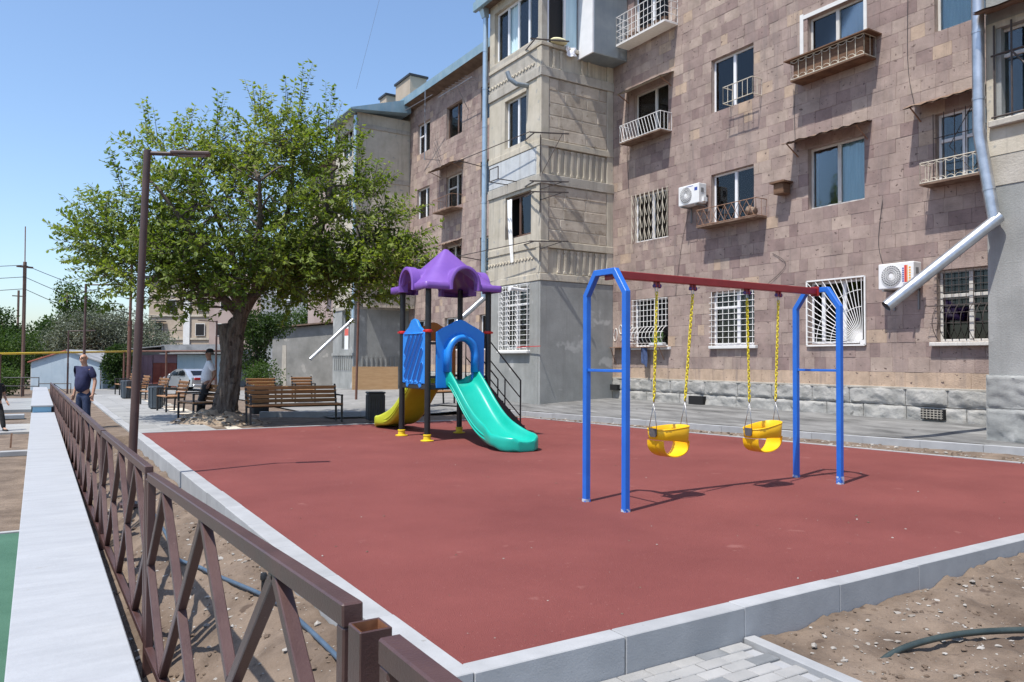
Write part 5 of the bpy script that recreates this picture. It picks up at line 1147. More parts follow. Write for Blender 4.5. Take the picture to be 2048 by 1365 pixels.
build('bay_roof', m, 'roof_metal_blue', bld)
# main roof: blue metal eaves, soffit, slope, chimneys
for ya, yb in ((22.95, 52.8), (-2, 19.1)):
    m = MB().add([(15.42, ya, 14.36), (15.42, yb, 14.36), (15.40, yb, 14.72), (15.40, ya, 14.72), (16.4, ya, 14.98), (16.4, yb, 14.98)], [(0, 1, 2, 3), (3, 2, 5, 4)]); build('eave_fascia', m, 'roof_metal_blue', bld, recalc=False)
    build('soffit', MB().add([(15.43, ya, 14.36), (15.43, yb, 14.36), (XF+.1, yb, 14.20), (XF+.1, ya, 14.20)], [(3, 2, 1, 0)]), 'soffit_wood', bld, recalc=False)
    build('roof', MB().add([(16.35, ya, 14.97), (16.35, yb, 14.97), (22, yb, 17.0), (22, ya, 17.0), (27.6, yb, 14.9), (27.6, ya, 14.9)], [(0, 1, 2, 3), (3, 2, 4, 5)]), 'roof_metal_blue', bld, recalc=False)
for y0, y1, zt in ((38.6, 40.6, 17.35), (42.0, 43.0, 17.25)):
    ch_ = build('chimney', MB().box(17.3, 18.3, y0, y1, 14.9, zt), 'far_beige', bld); build('chimney_cap', MB().box(17.22, 18.38, y0-.08, y1+.08, zt, zt+.12), 'frame_black', ch_)
# downpipes
def downpipe(pts, spout, r, material):
    p = build('downpipe', MB().tube(pts, r, 16), material, bld, smooth=40)
    for i in range(len(pts)-1):
        A, B = Vector(pts[i]), Vector(pts[i+1]); n_ = int((B-A).length/1.25)
        for k in range(1, n_+1): c = A+(B-A)*k/(n_+.5); d_ = (B-A).normalized(); build('pipe_joint', MB().tube([c-d_*.025, c+d_*.025], r+.008, 16), material, p, smooth=40)
    A, B = Vector(spout[0]), Vector(spout[1]); d_ = (B-A).normalized()
    m = MB(); rr = r*1.02; a_, b_ = m.frame(d_); ring = lambda c, q: [c+a_*math.cos(2*math.pi*k/20)*q+b_*math.sin(2*math.pi*k/20)*q for k in range(20)]
    m.loft([ring(A, rr), ring(B, rr), ring(B, rr-.006), ring(B-d_*.5, rr-.006)]); sp = build('spout', m, 'pipe_zinc', p, smooth=40)
    build('spout_inside', MB().lathe(B-d_*.30, [(rr-.008, 0), (rr-.008, .001)], 20, d_), 'inside_black', sp)
    return p
downpipe([(14.44, 7.17, 13.7), (14.44, 7.17, 5.75), (14.42, 6.92, 4.14)], ((14.48, 6.86, 4.16), (12.84, 7.98, 2.56)), .103, 'pipe_zinc')
downpipe([(13.02, 22.74, 13.6), (13.02, 22.74, 3.7)], ((13.08, 22.74, 3.74), (11.75, 22.74, 2.62)), .09, 'pipe_blue')
build('pipe_hopper', MB().add([(12.72, 22.55, 14.1), (13.0, 22.55, 14.1), (13.0, 22.95, 14.1), (12.72, 22.95, 14.1), (12.92, 22.64, 13.45), (13.1, 22.64, 13.45), (13.1, 22.84, 13.45), (12.92, 22.84, 13.45)], [(0, 1, 2, 3), (7, 6, 5, 4), (0, 4, 5, 1), (1, 5, 6, 2), (2, 6, 7, 3), (3, 7, 4, 0)]), 'pipe_blue', bld)
downpipe([(13.02, 35.46, 13.5), (13.02, 35.46, 3.5)], ((13.06, 35.46, 3.55), (10.93, 35.46, 1.55)), .09, 'pipe_blue')

# ---- air conditioners, antennas, small things on the wall
def ac(label, y0, y1, z0, z1, stripes):
    t = thing('air_conditioner', label, 'air conditioner', (XF-.3, (y0+y1)/2, z0), world=True); x = XF-.42
    build('casing', MB().box(x, XF-.12, y0, y1, z0, z1), 'ac_white', t, bevel=.02, seg=2)
    yc, zc, rr = y1-.30, (z0+z1)/2, .225
    build('fan_opening', MB().lathe((x-.001, yc, zc), [(rr, 0), (rr, -.004)], 28, (1, 0, 0)), 'ac_grey', t)
    gm = MB()
    for q in range(5): gm.tube([(x-.012, yc+(rr-.045*q)*math.cos(tt), zc+(rr-.045*q)*math.sin(tt)) for tt in [2*math.pi*k/28 for k in range(28)]], .005, 5, closed=True)
    for k in range(24):
        t0 = 2*math.pi*k/24; gm.tube([(x-.012, yc+s_*rr*math.cos(t0+s_*.9), zc+s_*rr*math.sin(t0+s_*.9)) for s_ in (.22, .5, .75, 1)], .0055, 5)
    build('fan_grille', gm, 'ac_white', t, smooth=True)
    build('fan_hub', MB().lathe((x-.02, yc, zc), [(.05, 0), (.05, .016)], 16, (1, 0, 0)), 'ac_white', t)
    build('side_handle', MB().box(XF-.34, XF-.24, y0-.008, y0-.0005, zc+.02, zc+.15), 'ac_grey', t)
    build('valve', MB().box(XF-.30, XF-.16, y0-.07, y0-.001, z0+.04, z0+.16), 'ac_white', t)
    for yb_ in (y0+.12, y1-.12): build('bracket', MB().bar((XF, yb_, z0-.03), (XF-.45, yb_, z0-.03), .035).bar((XF-.02, yb_, z0-.45), (XF-.02, yb_, z0-.02), .035), 'ac_grey', t)
    for (ya, yb, za, zb, mt) in stripes: build('sticker', MB().box(x-.003, x-.0005, y0+ya, y0+yb, z0+za, z0+zb), mt, t)
    return t
strs = [(.21, .245, .13+k*.045, .16+k*.045, 'sticker_blue') for k in range(7)]+[(.145, .20, .12, .48, 'sticker_red'), (.125, .14, .12, .48, 'sticker_orange')]+[(.06, .10, .13+k*.055, .165+k*.055, 'sticker_orange') for k in range(6)]+[(.06, .22, .05, .055, 'sticker_blue'), (.06, .22, .09, .095, 'sticker_blue'), (.06, .065, .055, .09, 'sticker_blue'), (.215, .22, .055, .09, 'sticker_blue')]
ac('white air conditioner with red and orange stripes above the silver spout', 9.07, 9.86, 3.15, 3.70, strs)
ac('white air conditioner beside the rusty window shelf on the second floor', 15.18, 15.98, 6.00, 6.56, [(.06, .17, .36, .45, 'sticker_blue'), (.22, .5, .50, .515, 'sticker_blue')])
ac('dusty white air conditioner on the far corner of the building', 47.6, 48.4, 5.6, 6.2, [])
for st_ in ([(19.36, 2.36), (19.30, 2.56), (19.22, 2.60), (19.18, 2.45), (19.22, 2.25), (19.32, 2.22), (19.36, 2.36)], [(18.92, 2.62), (19.0, 2.72), (19.08, 2.62), (19.04, 2.46), (18.95, 2.44), (18.90, 2.55), (18.91, 2.35), (19.0, 2.2)], [(18.78, 2.58), (18.66, 2.76), (18.65, 2.2)], [(18.55, 2.6), (18.45, 2.7), (18.4, 2.5), (18.55, 2.25), (18.38, 2.2)]):
    build('painted_number', MB().tube(polycurve([(XF-.004, y_, z_) for y_, z_ in st_], 4), .020, 5), 'white_scrawl', bld, smooth=True)
for cb_ in ([(13.0, 4.35), (12.6, 4.0), (13.3, 3.5), (13.45, 3.55)], [(15.9, 6.1), (16.2, 5.2), (16.4, 4.2), (16.5, 3.5)], [(9.9, 3.5), (10.1, 4.2), (10.0, 5.2)], [(12.3, 6.9), (12.35, 8.4)], [(18.6, 6.9), (18.7, 8.3), (18.62, 10.1)], [(9.25, 7.1), (9.4, 8.2), (9.35, 10.8)]):
    build('cable', MB().tube(polycurve([(XF-.022, y_, z_) for y_, z_ in cb_], 5), .006, 4), 'wire', bld, smooth=True)
an = thing('tv_antenna', 'thin tall television antenna with crossed rods by the far windows', 'antenna', (XF-.5, 31.9, 11.9), world=True)
build('mast', MB().tube([(XF-.8, 32.2, 10.9), (XF-.8, 32.2, 14.2)], .02, 6).bar((XF, 32.2, 11.0), (XF-.8, 32.2, 10.95), .03), 'steel', an)
for z_, w_ in ((14.0, .0), (13.6, .35), (13.3, .5), (13.0, .5), (12.75, .6)): build('rod', MB().tube([(XF-.8-w_*.5, 32.2-w_, z_), (XF-.8+w_*.5, 32.2+w_, z_)], .012, 5), 'steel', an)
build('boom', MB().tube([(XF-1.2, 33.6, 13.55), (XF-.8, 31.4, 13.75)], .016, 5), 'steel', an)
an = thing('tv_antenna', 'comb shaped television antenna under the eaves near the blue downpipe', 'antenna', (XF-.5, 29.2, 13.0), world=True)
build('boom', MB().tube([(XF-.6, 28.0, 13.55), (XF-.6, 31.2, 13.6)], .016, 5).bar((XF, 29.4, 12.6), (XF-.6, 29.4, 13.55), .025), 'steel', an)
for k in range(8): build('rod', MB().tube([(XF-.9, 28.1+k*.3, 13.56), (XF-.3, 28.1+k*.3, 13.56)], .010, 5), 'steel', an)
bh = thing('bird_house', 'small weathered wooden box hanging left of the canopied window', 'box', (XF-.2, 12.55, 5.8), world=True)
build('box_body', MB().box(XF-.30, XF-.02, 12.45, 12.75, 5.78, 6.05), 'board_brown', bh, bevel=.01); build('box_roof', MB().box(XF-.36, XF-.0, 12.38, 12.82, 6.05, 6.09), 'board_brown', bh)
tag(build('cloth', MB().grid(8, 10, lambda u, v: (XF-.20+.03*math.sin(u*8+v*3), 17.55+.30*u*(1-.3*v), 1.99-.62*v*(1-.2*u)+.02*math.sin(u*9))), 'cloth_blue', smooth=True), 'dark blue cloth hanging from the shelf by the blue swing post', 'cloth')
pp = thing('potted_plant', 'spiky potted plant in a tray inside the bottom left window grille', 'plant', (XF-.12, 17.1, 2.03), world=True)
build('tray', MB().box(XF-.22, XF-.04, 16.86, 17.45, 2.02, 2.12), 'plaster_blue', pp, bevel=.02)
m = MB()
for k in range(46):
    y = 16.95+rb.random()*.42; dy, dx, hh = rb.uniform(-.25, .25), rb.uniform(-.1, .1), rb.uniform(.2, .42); m.add([(XF-.13, y-.012, 2.1), (XF-.13, y+.012, 2.1), (XF-.13+dx*.6, y+dy*.6+.012, 2.1+hh*.8), (XF-.13+dx*.6, y+dy*.6-.012, 2.1+hh*.8), (XF-.13+dx, y+dy, 2.1+hh)], [(0, 1, 2, 3), (3, 2, 4)])
build('foliage', m, 'leaf_plain' if 'leaf_plain' in MATS else mat('leaf_plain', (.06, .12, .03), (.10, .17, .05), rough=.6, scale=9), pp, recalc=False)
# ------------------------------------------------------------------ trees
def leaves_mesh(name, parent, material, items, tones):
    """items: (pos, dir, side, length, width): folded kite leaves"""
    vs = []; fs = []; k = 0
    for p, d, s, L_, W_ in items:
        n_ = d.cross(s); q = p+d*(L_*.45)
        vs += [p, q+s*(W_*.5)+n_*(W_*.12), p+d*L_-n_*(L_*.10), q-s*(W_*.5)+n_*(W_*.12)]
        fs += [(k, k+1, k+2), (k, k+2, k+3)]; k += 4
    off = WORLD.get(root_of(parent).name, Vector((0, 0, 0)))
    me = bpy.data.meshes.new(name); me.from_pydata([(v-off)[:] for v in vs], [], fs); me.materials.append(MATS[material])
    tone_attr(me, [t for t in tones for _ in (0, 1)])
    o = bpy.data.objects.new(name, me); col.objects.link(o); o.parent = parent; return o
def rvec(r):
    while True:
        v = Vector((r.uniform(-1, 1), r.uniform(-1, 1), r.uniform(-1, 1)))
        if .05 < v.length < 1: return v.normalized()
FH = Vector((math.sin(YAW), math.cos(YAW), 0)); RH = Vector((math.cos(YAW), -math.sin(YAW), 0))
T0 = Vector((3.97, 19.75, 0)); TV = lambda u, w, z: T0+RH*u+FH*w+Vector((0, 0, z))
tree = thing('mulberry_tree', 'big leaning tree with thick cut trunk and broad green crown behind the play area', 'tree', T0[:], world=True)
rt_ = random.Random(11)
def limb(m, pts, rs, n=10, wob=0.0, flut=0.0, seed=0, k_=5, ridge=0.0):
    c = polycurve(pts, k_); k = len(c); rr = []
    for i in range(k):
        t = i/(k-1)*(len(rs)-1); a_ = int(min(t, len(rs)-2)); rr.append(rs[a_]+(rs[a_+1]-rs[a_])*(t-a_))
    o = len(m.v); m.tube(c, rr, n)
    for q in range(o, len(m.v)):
        i, j = divmod(q-o, n); p = Vector(m.v[q]); ctr = c[min(i, k-1)]; d = p-ctr
        f_ = 1+flut*fbm(math.cos(j/n*6.28)*2.2, math.sin(j/n*6.28)*2.2, p.z*.9+seed)+wob*fbm(p.x*5, p.y*5, p.z*3)
        if ridge: a_n = j/n*6.28; f_ += ridge*(abs(fbm(math.cos(a_n)*3.4, math.sin(a_n)*3.4, p.z*1.3+seed))*-1.6+.35)+ridge*.6*fbm(p.x*16, p.y*16, p.z*7)
        m.v[q] = tuple(ctr+d*f_)
m = MB()
limb(m, [TV(-.03, 0, -.1), TV(0, 0, .12), TV(.02, 0, .4), TV(.09, 0, .9), TV(.15, 0, 1.6), TV(.20, 0, 2.15), TV(.33, .02, 2.5)], [.40, .325, .275, .243, .232, .225, .185], 56, .06, .22, 0, 12, .16)
limb(m, [TV(.10, .0, 1.65), TV(.03, -.02, 2.12), TV(-.03, -.03, 2.40)], [.18, .17, .145], 40, .08, .2, 5, 14, .16)
build('trunk', m, 'bark', tree, smooth=True)
build('cut_stub_face', MB().lathe(TV(-.035, -.03, 2.385), [(.125, 0), (.11, .025)], 12, (-.2, -.2, 1)), 'bark_pale', tree)
br = MB()
main = [[TV(.22, 0, 2.2), TV(.42, 0, 2.75), TV(.68, .1, 3.2), TV(1.05, .2, 3.55), TV(1.7, .3, 3.78), TV(2.6, .5, 4.2), TV(3.6, .5, 4.6)],
        [TV(.8, .15, 3.3), TV(1.0, .5, 4.2), TV(1.3, .6, 5.3), TV(1.5, .4, 6.6), TV(1.6, .2, 7.5)],
        [TV(.45, .05, 2.8), TV(.1, .5, 3.7), TV(-.4, .8, 4.8), TV(-.9, .6, 6.0), TV(-1.3, .4, 7.0)],
        [TV(.35, .05, 2.6), TV(-.3, -.2, 3.3), TV(-1.2, -.3, 3.9), TV(-2.3, -.2, 4.4), TV(-3.3, 0, 4.8)],
        [TV(.7, .1, 3.2), TV(.9, -.6, 4.0), TV(1.2, -1.2, 4.8), TV(1.3, -1.6, 5.6)],
        [TV(.4, 0, 2.8), TV(0, -.8, 3.8), TV(-.4, -1.5, 4.6), TV(-.9, -1.9, 5.4)],
        [TV(1.7, .3, 3.8), TV(2.3, -.2, 4.6), TV(2.6, -.4, 5.6), TV(2.7, -.3, 6.4)],
        [TV(.9, .4, 3.9), TV(.3, 1.5, 4.8), TV(0, 2.3, 5.6)], [TV(1.1, .5, 4.3), TV(1.9, 1.6, 5.2), TV(2.4, 2.2, 5.9)]]
for i, pth in enumerate(main): limb(br, pth, [.20, .165, .145, .12, .09, .06, .035][:max(2, len(pth))] if i == 0 else [.13, .09, .06, .035, .018][:len(pth)], 9, .12)
allpts = [p for pth in main for p in polycurve(pth, 5)]
LOBES = [((.5, .3, 5.3), (2.8, 2.7, 2.0), 1.2), ((-2.5, 0, 4.45), (1.5, 1.6, .95), .75), ((-1.1, .2, 6.0), (1.5, 1.5, 1.3), .75), ((1.0, .2, 6.8), (1.5, 1.6, 1.05), .72), ((3.2, .3, 4.7), (1.6, 1.8, 1.35), .9), ((2.2, .2, 6.2), (1.4, 1.6, 1.4), .75), ((-1.7, -.3, 3.4), (1.7, 1.4, .95), .85), ((2.7, 0, 3.5), (1.9, 1.5, .75), .8), ((-.3, -.9, 4.2), (1.7, 1.3, .9), .6), ((-1.0, -.7, 3.2), (1.4, 1.1, .7), .5), ((1.5, -.7, 3.8), (1.6, 1.2, .75), .55), ((.6, -1.3, 5.2), (2.2, 1.2, 1.4), .7), ((3.8, 0, 4.1), (1.2, 1.1, .95), .5), ((-.5, -.8, 2.95), (.9, .8, .45), .3), ((1.1, -1.1, 3.35), (1.1, .9, .45), .28), ((1.6, .8, 3.9), (1.6, 1.2, .9), .45)]
items = []; tones = []
def shoot(p, d, L_, nleaf, r, droop=.25, leafL=.135):
    """a leafy twig"""
    pts = [p]; d = d.normalized(); seg = 5
    for k in range(seg):
        d = (d+Vector((0, 0, -droop*.12))+rvec(r)*.10).normalized(); pts.append(pts[-1]+d*(L_/seg))
    br.tube(pts, [.010, .009, .008, .006, .004, .003], 3, caps=False)
    base_t = .40+.32*fbm(p.x*.9, p.y*.9, p.z*.9)+r.uniform(-.1, .1)+.03*(p.z-5)  # random tone; noise clumps paint in sunlit yellow-green, paler higher up
    for k in range(nleaf):
        t = (k+.7)/nleaf*seg; a_ = min(int(t), seg-1); q = pts[a_].lerp(pts[a_+1], t-a_); ax = (pts[a_+1]-pts[a_]).normalized()
        sd = ax.cross(rvec(r)).normalized()
        ld = (ax*.45+sd*.8+Vector((0, 0, -.35))).normalized(); ls = ld.cross(Vector((0, 0, 1))+rvec(r)*.45)
        if ls.length < .05: continue
        s_ = r.uniform(.7, 1.2)*leafL; items.append((q+ld*.02, ld, ls.normalized(), s_, s_*.56)); tones.append(max(0, min(1, base_t+r.uniform(-.22, .22))))
tot = sum(l[2] for l in LOBES); NT = 2700
for (c, rad, wgt) in LOBES:
    for _ in range(int(NT*wgt/tot)):
        v = rvec(rt_); rr = rt_.random()**.42
        loc = Vector((c[0]+v.x*rad[0]*.80*rr, c[1]+v.y*rad[1]*.85*rr, c[2]+v.z*rad[2]*.85*rr))
        if fbm(loc.x*.75, loc.y*.75, loc.z*.75+9) < -.22: continue
        p = TV(*loc); out = (RH*v.x+FH*v.y+Vector((0, 0, v.z*.5+.45)))+rvec(rt_)*.5
        shoot(p, out, rt_.uniform(.5, 1.05), rt_.randint(18, 30), rt_)
for (u, w, z, u2, z2) in ((1.65, 0, 7.2, 1.72, 9.05), (2.45, .1, 6.6, 2.55, 8.6), (.7, 0, 7.4, .78, 8.45), (.95, .1, 7.3, 1.05, 8.2), (-.35, 0, 7.2, -.3, 8.3), (-2.0, .1, 6.8, -2.2, 8.05), (-1.1, .1, 7, -1.0, 7.95), (3.2, 0, 5.7, 3.2, 7.35), (-2.6, 0, 5.8, -2.9, 6.9), (-3.0, .1, 5.0, -4.0, 5.15), (-2.9, 0, 5.3, -3.6, 5.9), (4.0, .1, 4.4, 4.8, 4.45), (3.9, 0, 5.0, 4.5, 5.5), (-3.2, 0, 4.4, -3.8, 4.2), (4.2, 0, 4.2, 4.9, 3.7), (3.5, .2, 5.6, 3.9, 6.6), (2.1, .1, 7, 2.15, 8.0), (1.4, 0, 7.6, 1.45, 8.6)):
    A_, B_ = TV(u, w, z), TV(u2, w, z2); L_ = (B_-A_).length; d = (B_-A_)/L_
    for q in range(3): shoot(A_+rvec(rt_)*.07, d+rvec(rt_)*.06, L_*rt_.uniform(.85, 1.02), int(L_*26), rt_, droop=.02)
# joining branchlets
for _ in range(260):
    c, rad, wgt = rt_.choice(LOBES); v = rvec(rt_); rr = rt_.random()**.5*.85; p = TV(c[0]+v.x*rad[0]*rr, c[1]+v.y*rad[1]*rr, c[2]+v.z*rad[2]*rr)
    q = min(allpts, key=lambda a_: (a_-p).length+max(0, a_.z-p.z)*.8); mid = q.lerp(p, .5)+Vector((0, 0, .12))+rvec(rt_)*.15
    br.tube(polycurve([q, mid, p], 3), [.035, .03, .026, .022, .018, .013, .008], 5, caps=False)
build('branches', br, 'bark', tree, smooth=True, recalc=False)
leaves_mesh('crown', tree, 'leaf_mulberry', items, tones)
# mound of pale soil and roots at the trunk foot
def mound(u, v):
    a_ = u*2*math.pi; rr = v*1.25; p = T0+RH*(math.cos(a_)*rr*1.05-.15)+FH*(math.sin(a_)*rr*.8-.15)
    z = .34*(1-smoothstep(.15, 1, v))*(1+.5*fbm(p.x*2.5, p.y*2.5, 3))+.03*fbm(p.x*8, p.y*8)-.03
    return (p.x, p.y, z)
struct('soil_mound', MB().grid(48, 18, mound), 'mound_soil' if 'mound_soil' in MATS else mat('mound_soil', (.20, .145, .10), (.36, .29, .21), rough=.95, scale=5, bump=1.0, bscale=20), smooth=True)
def rm(r): a_ = r.random()*6.28; rr = .35+r.random()**.7*.95; p = T0+RH*(math.cos(a_)*rr-.15)+FH*(math.sin(a_)*rr*.8-.15); return p.x, p.y, mound(a_/6.28, rr/1.25)[2]
stones('pebbles', 260, rm, ['pebble', 'clod'], .015, .08, 8, 'stones and clods on the soil heap at the tree foot')

def wild_tree(name, label, cat, pos, lobes, material, n, leafL, trunk_r, trunk_h, seed, group=None, aspect=.5, trunk_top=None, stem_mat='bark'):
    r = random.Random(seed); t = thing(name, label, cat, pos, group=group, world=True); P = Vector(pos); m = MB(); it = []; tn = []
    top_p = P+Vector(trunk_top or (0, 0, trunk_h)); limb(m, [P-Vector((0, 0, .2)), P.lerp(top_p, .5)+rvec(r)*.1, top_p], [trunk_r, trunk_r*.75, trunk_r*.45], 8, .1)
    tot_ = sum(l[1][0]*l[1][2] for l in lobes)
    for c, rad in lobes:
        cp = P+RH*c[0]+FH*c[1]+Vector((0, 0, c[2]))
        for _ in range(5):
            e = cp+Vector((r.uniform(-.7, .7)*rad[0], r.uniform(-.7, .7)*rad[1], r.uniform(-.5, .7)*rad[2])); m.tube([P.lerp(top_p, r.uniform(.4, 1)), cp.lerp(e, .3), e], [trunk_r*.4, trunk_r*.25, .01], 4, caps=False)
        for _ in range(int(n*rad[0]*rad[2]/tot_)):
            v = rvec(r); rr = r.random()**.4; q = cp+RH*(v.x*rad[0]*rr)+FH*(v.y*rad[1]*rr)+Vector((0, 0, v.z*rad[2]*rr))
            if fbm(q.x*.9, q.y*.9, q.z*.9+seed) < -.18 and r.random() < .8: continue
            b_t = .5+.35*fbm(q.x*.7, q.y*.7, q.z*.7)
            for _k in range(5):
                d = (v*.5+rvec(r)+Vector((0, 0, .1))).normalized(); s_ = d.cross(rvec(r))
                if s_.length < .05: continue
                l_ = leafL*r.uniform(.7, 1.3); it.append((q+rvec(r)*leafL*1.2, d, s_.normalized(), l_, l_*aspect)); tn.append(max(0, min(1, b_t+r.uniform(-.25, .25))))
    build('trunk', m, stem_mat, t, smooth=True, recalc=False); leaves_mesh('crown', t, material, it, tn); return t
GT = 'trees and bushes beyond the path'
G = lambda x, y: ground_h(x, y)
wild_tree('silver_tree', 'large silvery grey bushy tree behind the blue garage, right half', 'tree', (5.9, 69.2, -.6), [((0, 0, 3.4), (3.2, 2.5, 2.9)), ((2.2, 0, 2.6), (2.4, 2, 2.3)), ((-1.6, 0, 4.2), (2, 2, 2.1))], 'leaf_silver', 3600, .26, .25, 3, 31, GT, .33)
wild_tree('silver_tree', 'large silvery grey bushy tree behind the man in navy, left half', 'tree', (2.6, 68.7, -.6), [((0, 0, 3.2), (2.6, 2.2, 2.6)), ((-1.6, 0, 2.3), (1.7, 2, 1.8)), ((1.3, 0, 4.4), (1.6, 1.6, 1.5))], 'leaf_silver', 2600, .26, .22, 3, 32, GT, .33)
wild_tree('tall_tree', 'tall thin sparse green tree rising over the silvery trees', 'tree', (2.2, 78.6, -.8), [((0, 0, 7.6), (1.1, 1, 1.7)), ((.9, 0, 6.3), (1.6, 1, 1.0)), ((-1.3, 0, 5.2), (1.3, 1, .8)), ((2.0, 0, 6.8), (1.2, 1, 1.0))], 'leaf_green', 700, .30, .16, 8.2, 33, GT)
wild_tree('poplar_tree', 'dark pointed tree at the left edge of the picture', 'tree', (-2.7, 84, -.8), [((0, 0, 5.0), (1.6, 1.3, 1.9)), ((.3, 0, 3.0), (2.3, 1.6, 2.4))], 'leaf_dark', 1500, .28, .16, 5.5, 34, GT)
wild_tree('bushy_tree', 'olive green bush left of the utility pole', 'bush', (-1.6, 66, -.7), [((0, 0, 2.2), (2.4, 2, 2.2)), ((-2.2, 0, 1.8), (2, 2, 2.0))], 'leaf_green', 2200, .22, .12, 2, 35, GT)
wild_tree('bushy_tree', 'dense green bush between utility pole and blue garage', 'bush', (.6, 74, -.8), [((0, 0, 3.0), (2.3, 2, 2.3)), ((-2.0, 0, 2.4), (1.8, 2, 1.9))], 'leaf_dark', 2200, .24, .12, 2, 36, GT)
wild_tree('bushy_tree', 'low weedy bush at the left edge below the yellow pipe', 'bush', (-1.9, 55, -.7), [((0, 0, .9), (1.4, 1.2, .9)), ((.9, 0, .7), (.8, .8, .6)), ((-1.4, 0, 1.1), (1.4, 1, 1.2))], 'leaf_green', 1300, .15, .06, .9, 37, GT)
wild_tree('ivy_bush', 'dark ivy bush covering the left end of the garages', 'bush', (4.75, 59.3, -.65), [((0, 0, 1.5), (.95, .8, 1.5)), ((.1, 0, 2.2), (.9, .7, .9))], 'leaf_dark', 1300, .18, .08, 1.6, 38, GT)
wild_tree('green_tree', 'green tree just right of the big trunk before the grey shed', 'tree', (10.2, 42.5, -.3), [((-.3, 0, 3.3), (.9, 1.0, 1.3)), ((-.2, 0, 1.7), (.7, .8, 1.1)), ((.9, .3, 3.7), (.9, .9, .7))], 'leaf_dark', 1200, .17, .09, 3, 39, GT)
wild_tree('green_tree', 'leafy tree over the roof of the grey plaster shed', 'tree', (15.6, 55, -.5), [((0, 0, 4.2), (1.9, 1.4, 1.5)), ((-2.0, 0, 4.0), (1.5, 1.2, 1.3)), ((1.7, 0, 5.0), (1.2, 1, 1.6))], 'leaf_green', 1500, .2, .1, 3.4, 40, GT)
wild_tree('weed_shrub', 'dry weedy shrub at the foot of the grey shed', 'bush', (9.6, 38.5, -.05), [((0, 0, .7), (1.0, .8, .8))], 'leaf_green', 420, .13, .04, .6, 41, GT)

# ------------------------------------------------------------------ sheds, garages, far buildings
sh = thing('garage', 'pale blue gabled metal garage behind the man in the navy shirt', 'garage', (1.7, 62, -.65), world=True)
a_, b_ = Vector((-.30, 62.7, -.75)), Vector((3.75, 60.2, -.75)); e_ = (b_-a_).normalized(); nrm = Vector((-e_.y, e_.x, 0)); L_ = (b_-a_).length
H_ = 2.05; pk = 2.78
bk = nrm*6
build('front_wall', MB().prism([(0, 0), (L_, 0), (L_, H_), (L_*.52, pk), (0, H_)], a_, e_, (0, 0, 1), nrm*.1), 'shed_blue', sh)
build('side_wall', MB().prism([(0, 0), (6, 0), (6, H_), (0, H_)], a_-e_*.02+nrm*.11, nrm, (0, 0, 1), -e_*.1), 'plaster_blue', sh)
build('side_wall', MB().prism([(0, 0), (6, 0), (6, H_), (0, H_)], b_+e_*.02+nrm*.11, nrm, (0, 0, 1), e_*.1), 'shed_blue', sh)
build('roof', MB().prism([(-.2, H_-.1), (L_*.52, pk+.02), (L_*.52, pk+.10), (-.2, H_-.02)], a_-nrm*.15, e_, (0, 0, 1), nrm*6.3), 'shed_roof_red', sh); build('roof', MB().prism([(L_*.52, pk+.02), (L_+.2, H_-.1), (L_+.2, H_-.02), (L_*.52, pk+.10)], a_-nrm*.15, e_, (0, 0, 1), nrm*6.3), 'shed_roof_grey', sh)
gr = thing('garage_row', 'row of old garages with a rust red gate and a blue gate', 'garage', (8, 62, -.65), world=True)
a_, b_ = Vector((4.9, 65.6, -.75)), Vector((12.4, 60.8, -.75)); e_ = (b_-a_).normalized(); nrm = Vector((-e_.y, e_.x, 0)); L_ = (b_-a_).length
build('wall', MB().prism([(0, 0), (L_, 0), (L_, 3.1), (0, 2.9)], a_+nrm*.12, e_, (0, 0, 1), nrm*5), 'shed_plaster', gr)
for (u0, u1, mt, z1, nm) in ((2.0, 3.1, 'garage_mauve', 2.55, 'gate'), (3.15, 4.95, 'garage_red', 1.95, 'gate'), (5.0, 8.85, 'garage_blue', 2.6, 'gate'), (.2, 1.95, 'garage_red', 2.4, 'gate')):
    p_ = build(nm, MB().prism([(u0, .05), (u1, .05), (u1, z1), (u0, z1)], a_, e_, (0, 0, 1), nrm*.1), mt, gr)
    for q in (.33, .66): build('gate_seam', MB().prism([(u0+(u1-u0)*q, .1), (u0+(u1-u0)*q+.03, .1), (u0+(u1-u0)*q+.03, z1-.05), (u0+(u1-u0)*q, z1-.05)], a_-nrm*.02, e_, (0, 0, 1), nrm*.018), mt, p_)
build('lintel', MB().prism([(3.15, 1.97), (4.95, 1.97), (4.95, 2.6), (3.15, 2.6)], a_+nrm*.02, e_, (0, 0, 1), nrm*.08), 'garage_mauve', gr)
m = MB()
m.prism([(-.6, 2.72), (2.0, 3.0), (4.2, 3.22), (4.2, 3.28), (2, 3.06), (-.6, 2.78)], a_-nrm*.9, e_, (0, 0, 1), nrm*6); build('roof', m, 'shed_roof_grey', gr)
build('roof', MB().prism([(4.0, 2.85), (9.4, 2.95), (9.4, 3.42), (4.0, 3.34)], a_-nrm*.5, e_, (0, 0, 1), nrm*.1), 'shed_roof_grey', gr)
build('roof', MB().prism([(4.0, 2.62), (9.4, 2.70), (9.4, 2.76), (4.0, 2.68)], a_-nrm*.8, e_, (0, 0, 1), nrm*5), 'shed_roof_grey', gr)
gs = thing('plaster_shed', 'tall grey plastered shed with a slanted sheet roof left of the far bay', 'shed', (13.2, 45.5, -.4), world=True)
a_, b_ = Vector((12.3, 47.6, -.7)), Vector((14.9, 43.6, -.7)); e_ = (b_-a_).normalized(); nrm = Vector((-e_.y, e_.x, 0)); L_ = (b_-a_).length
if nrm.dot(FH) < 0: nrm = -nrm
build('wall', MB().prism([(0, 0), (L_, 0), (L_, 4.35), (0, 4.1)], a_, e_, (0, 0, 1), nrm*4), 'shed_plaster', gs)
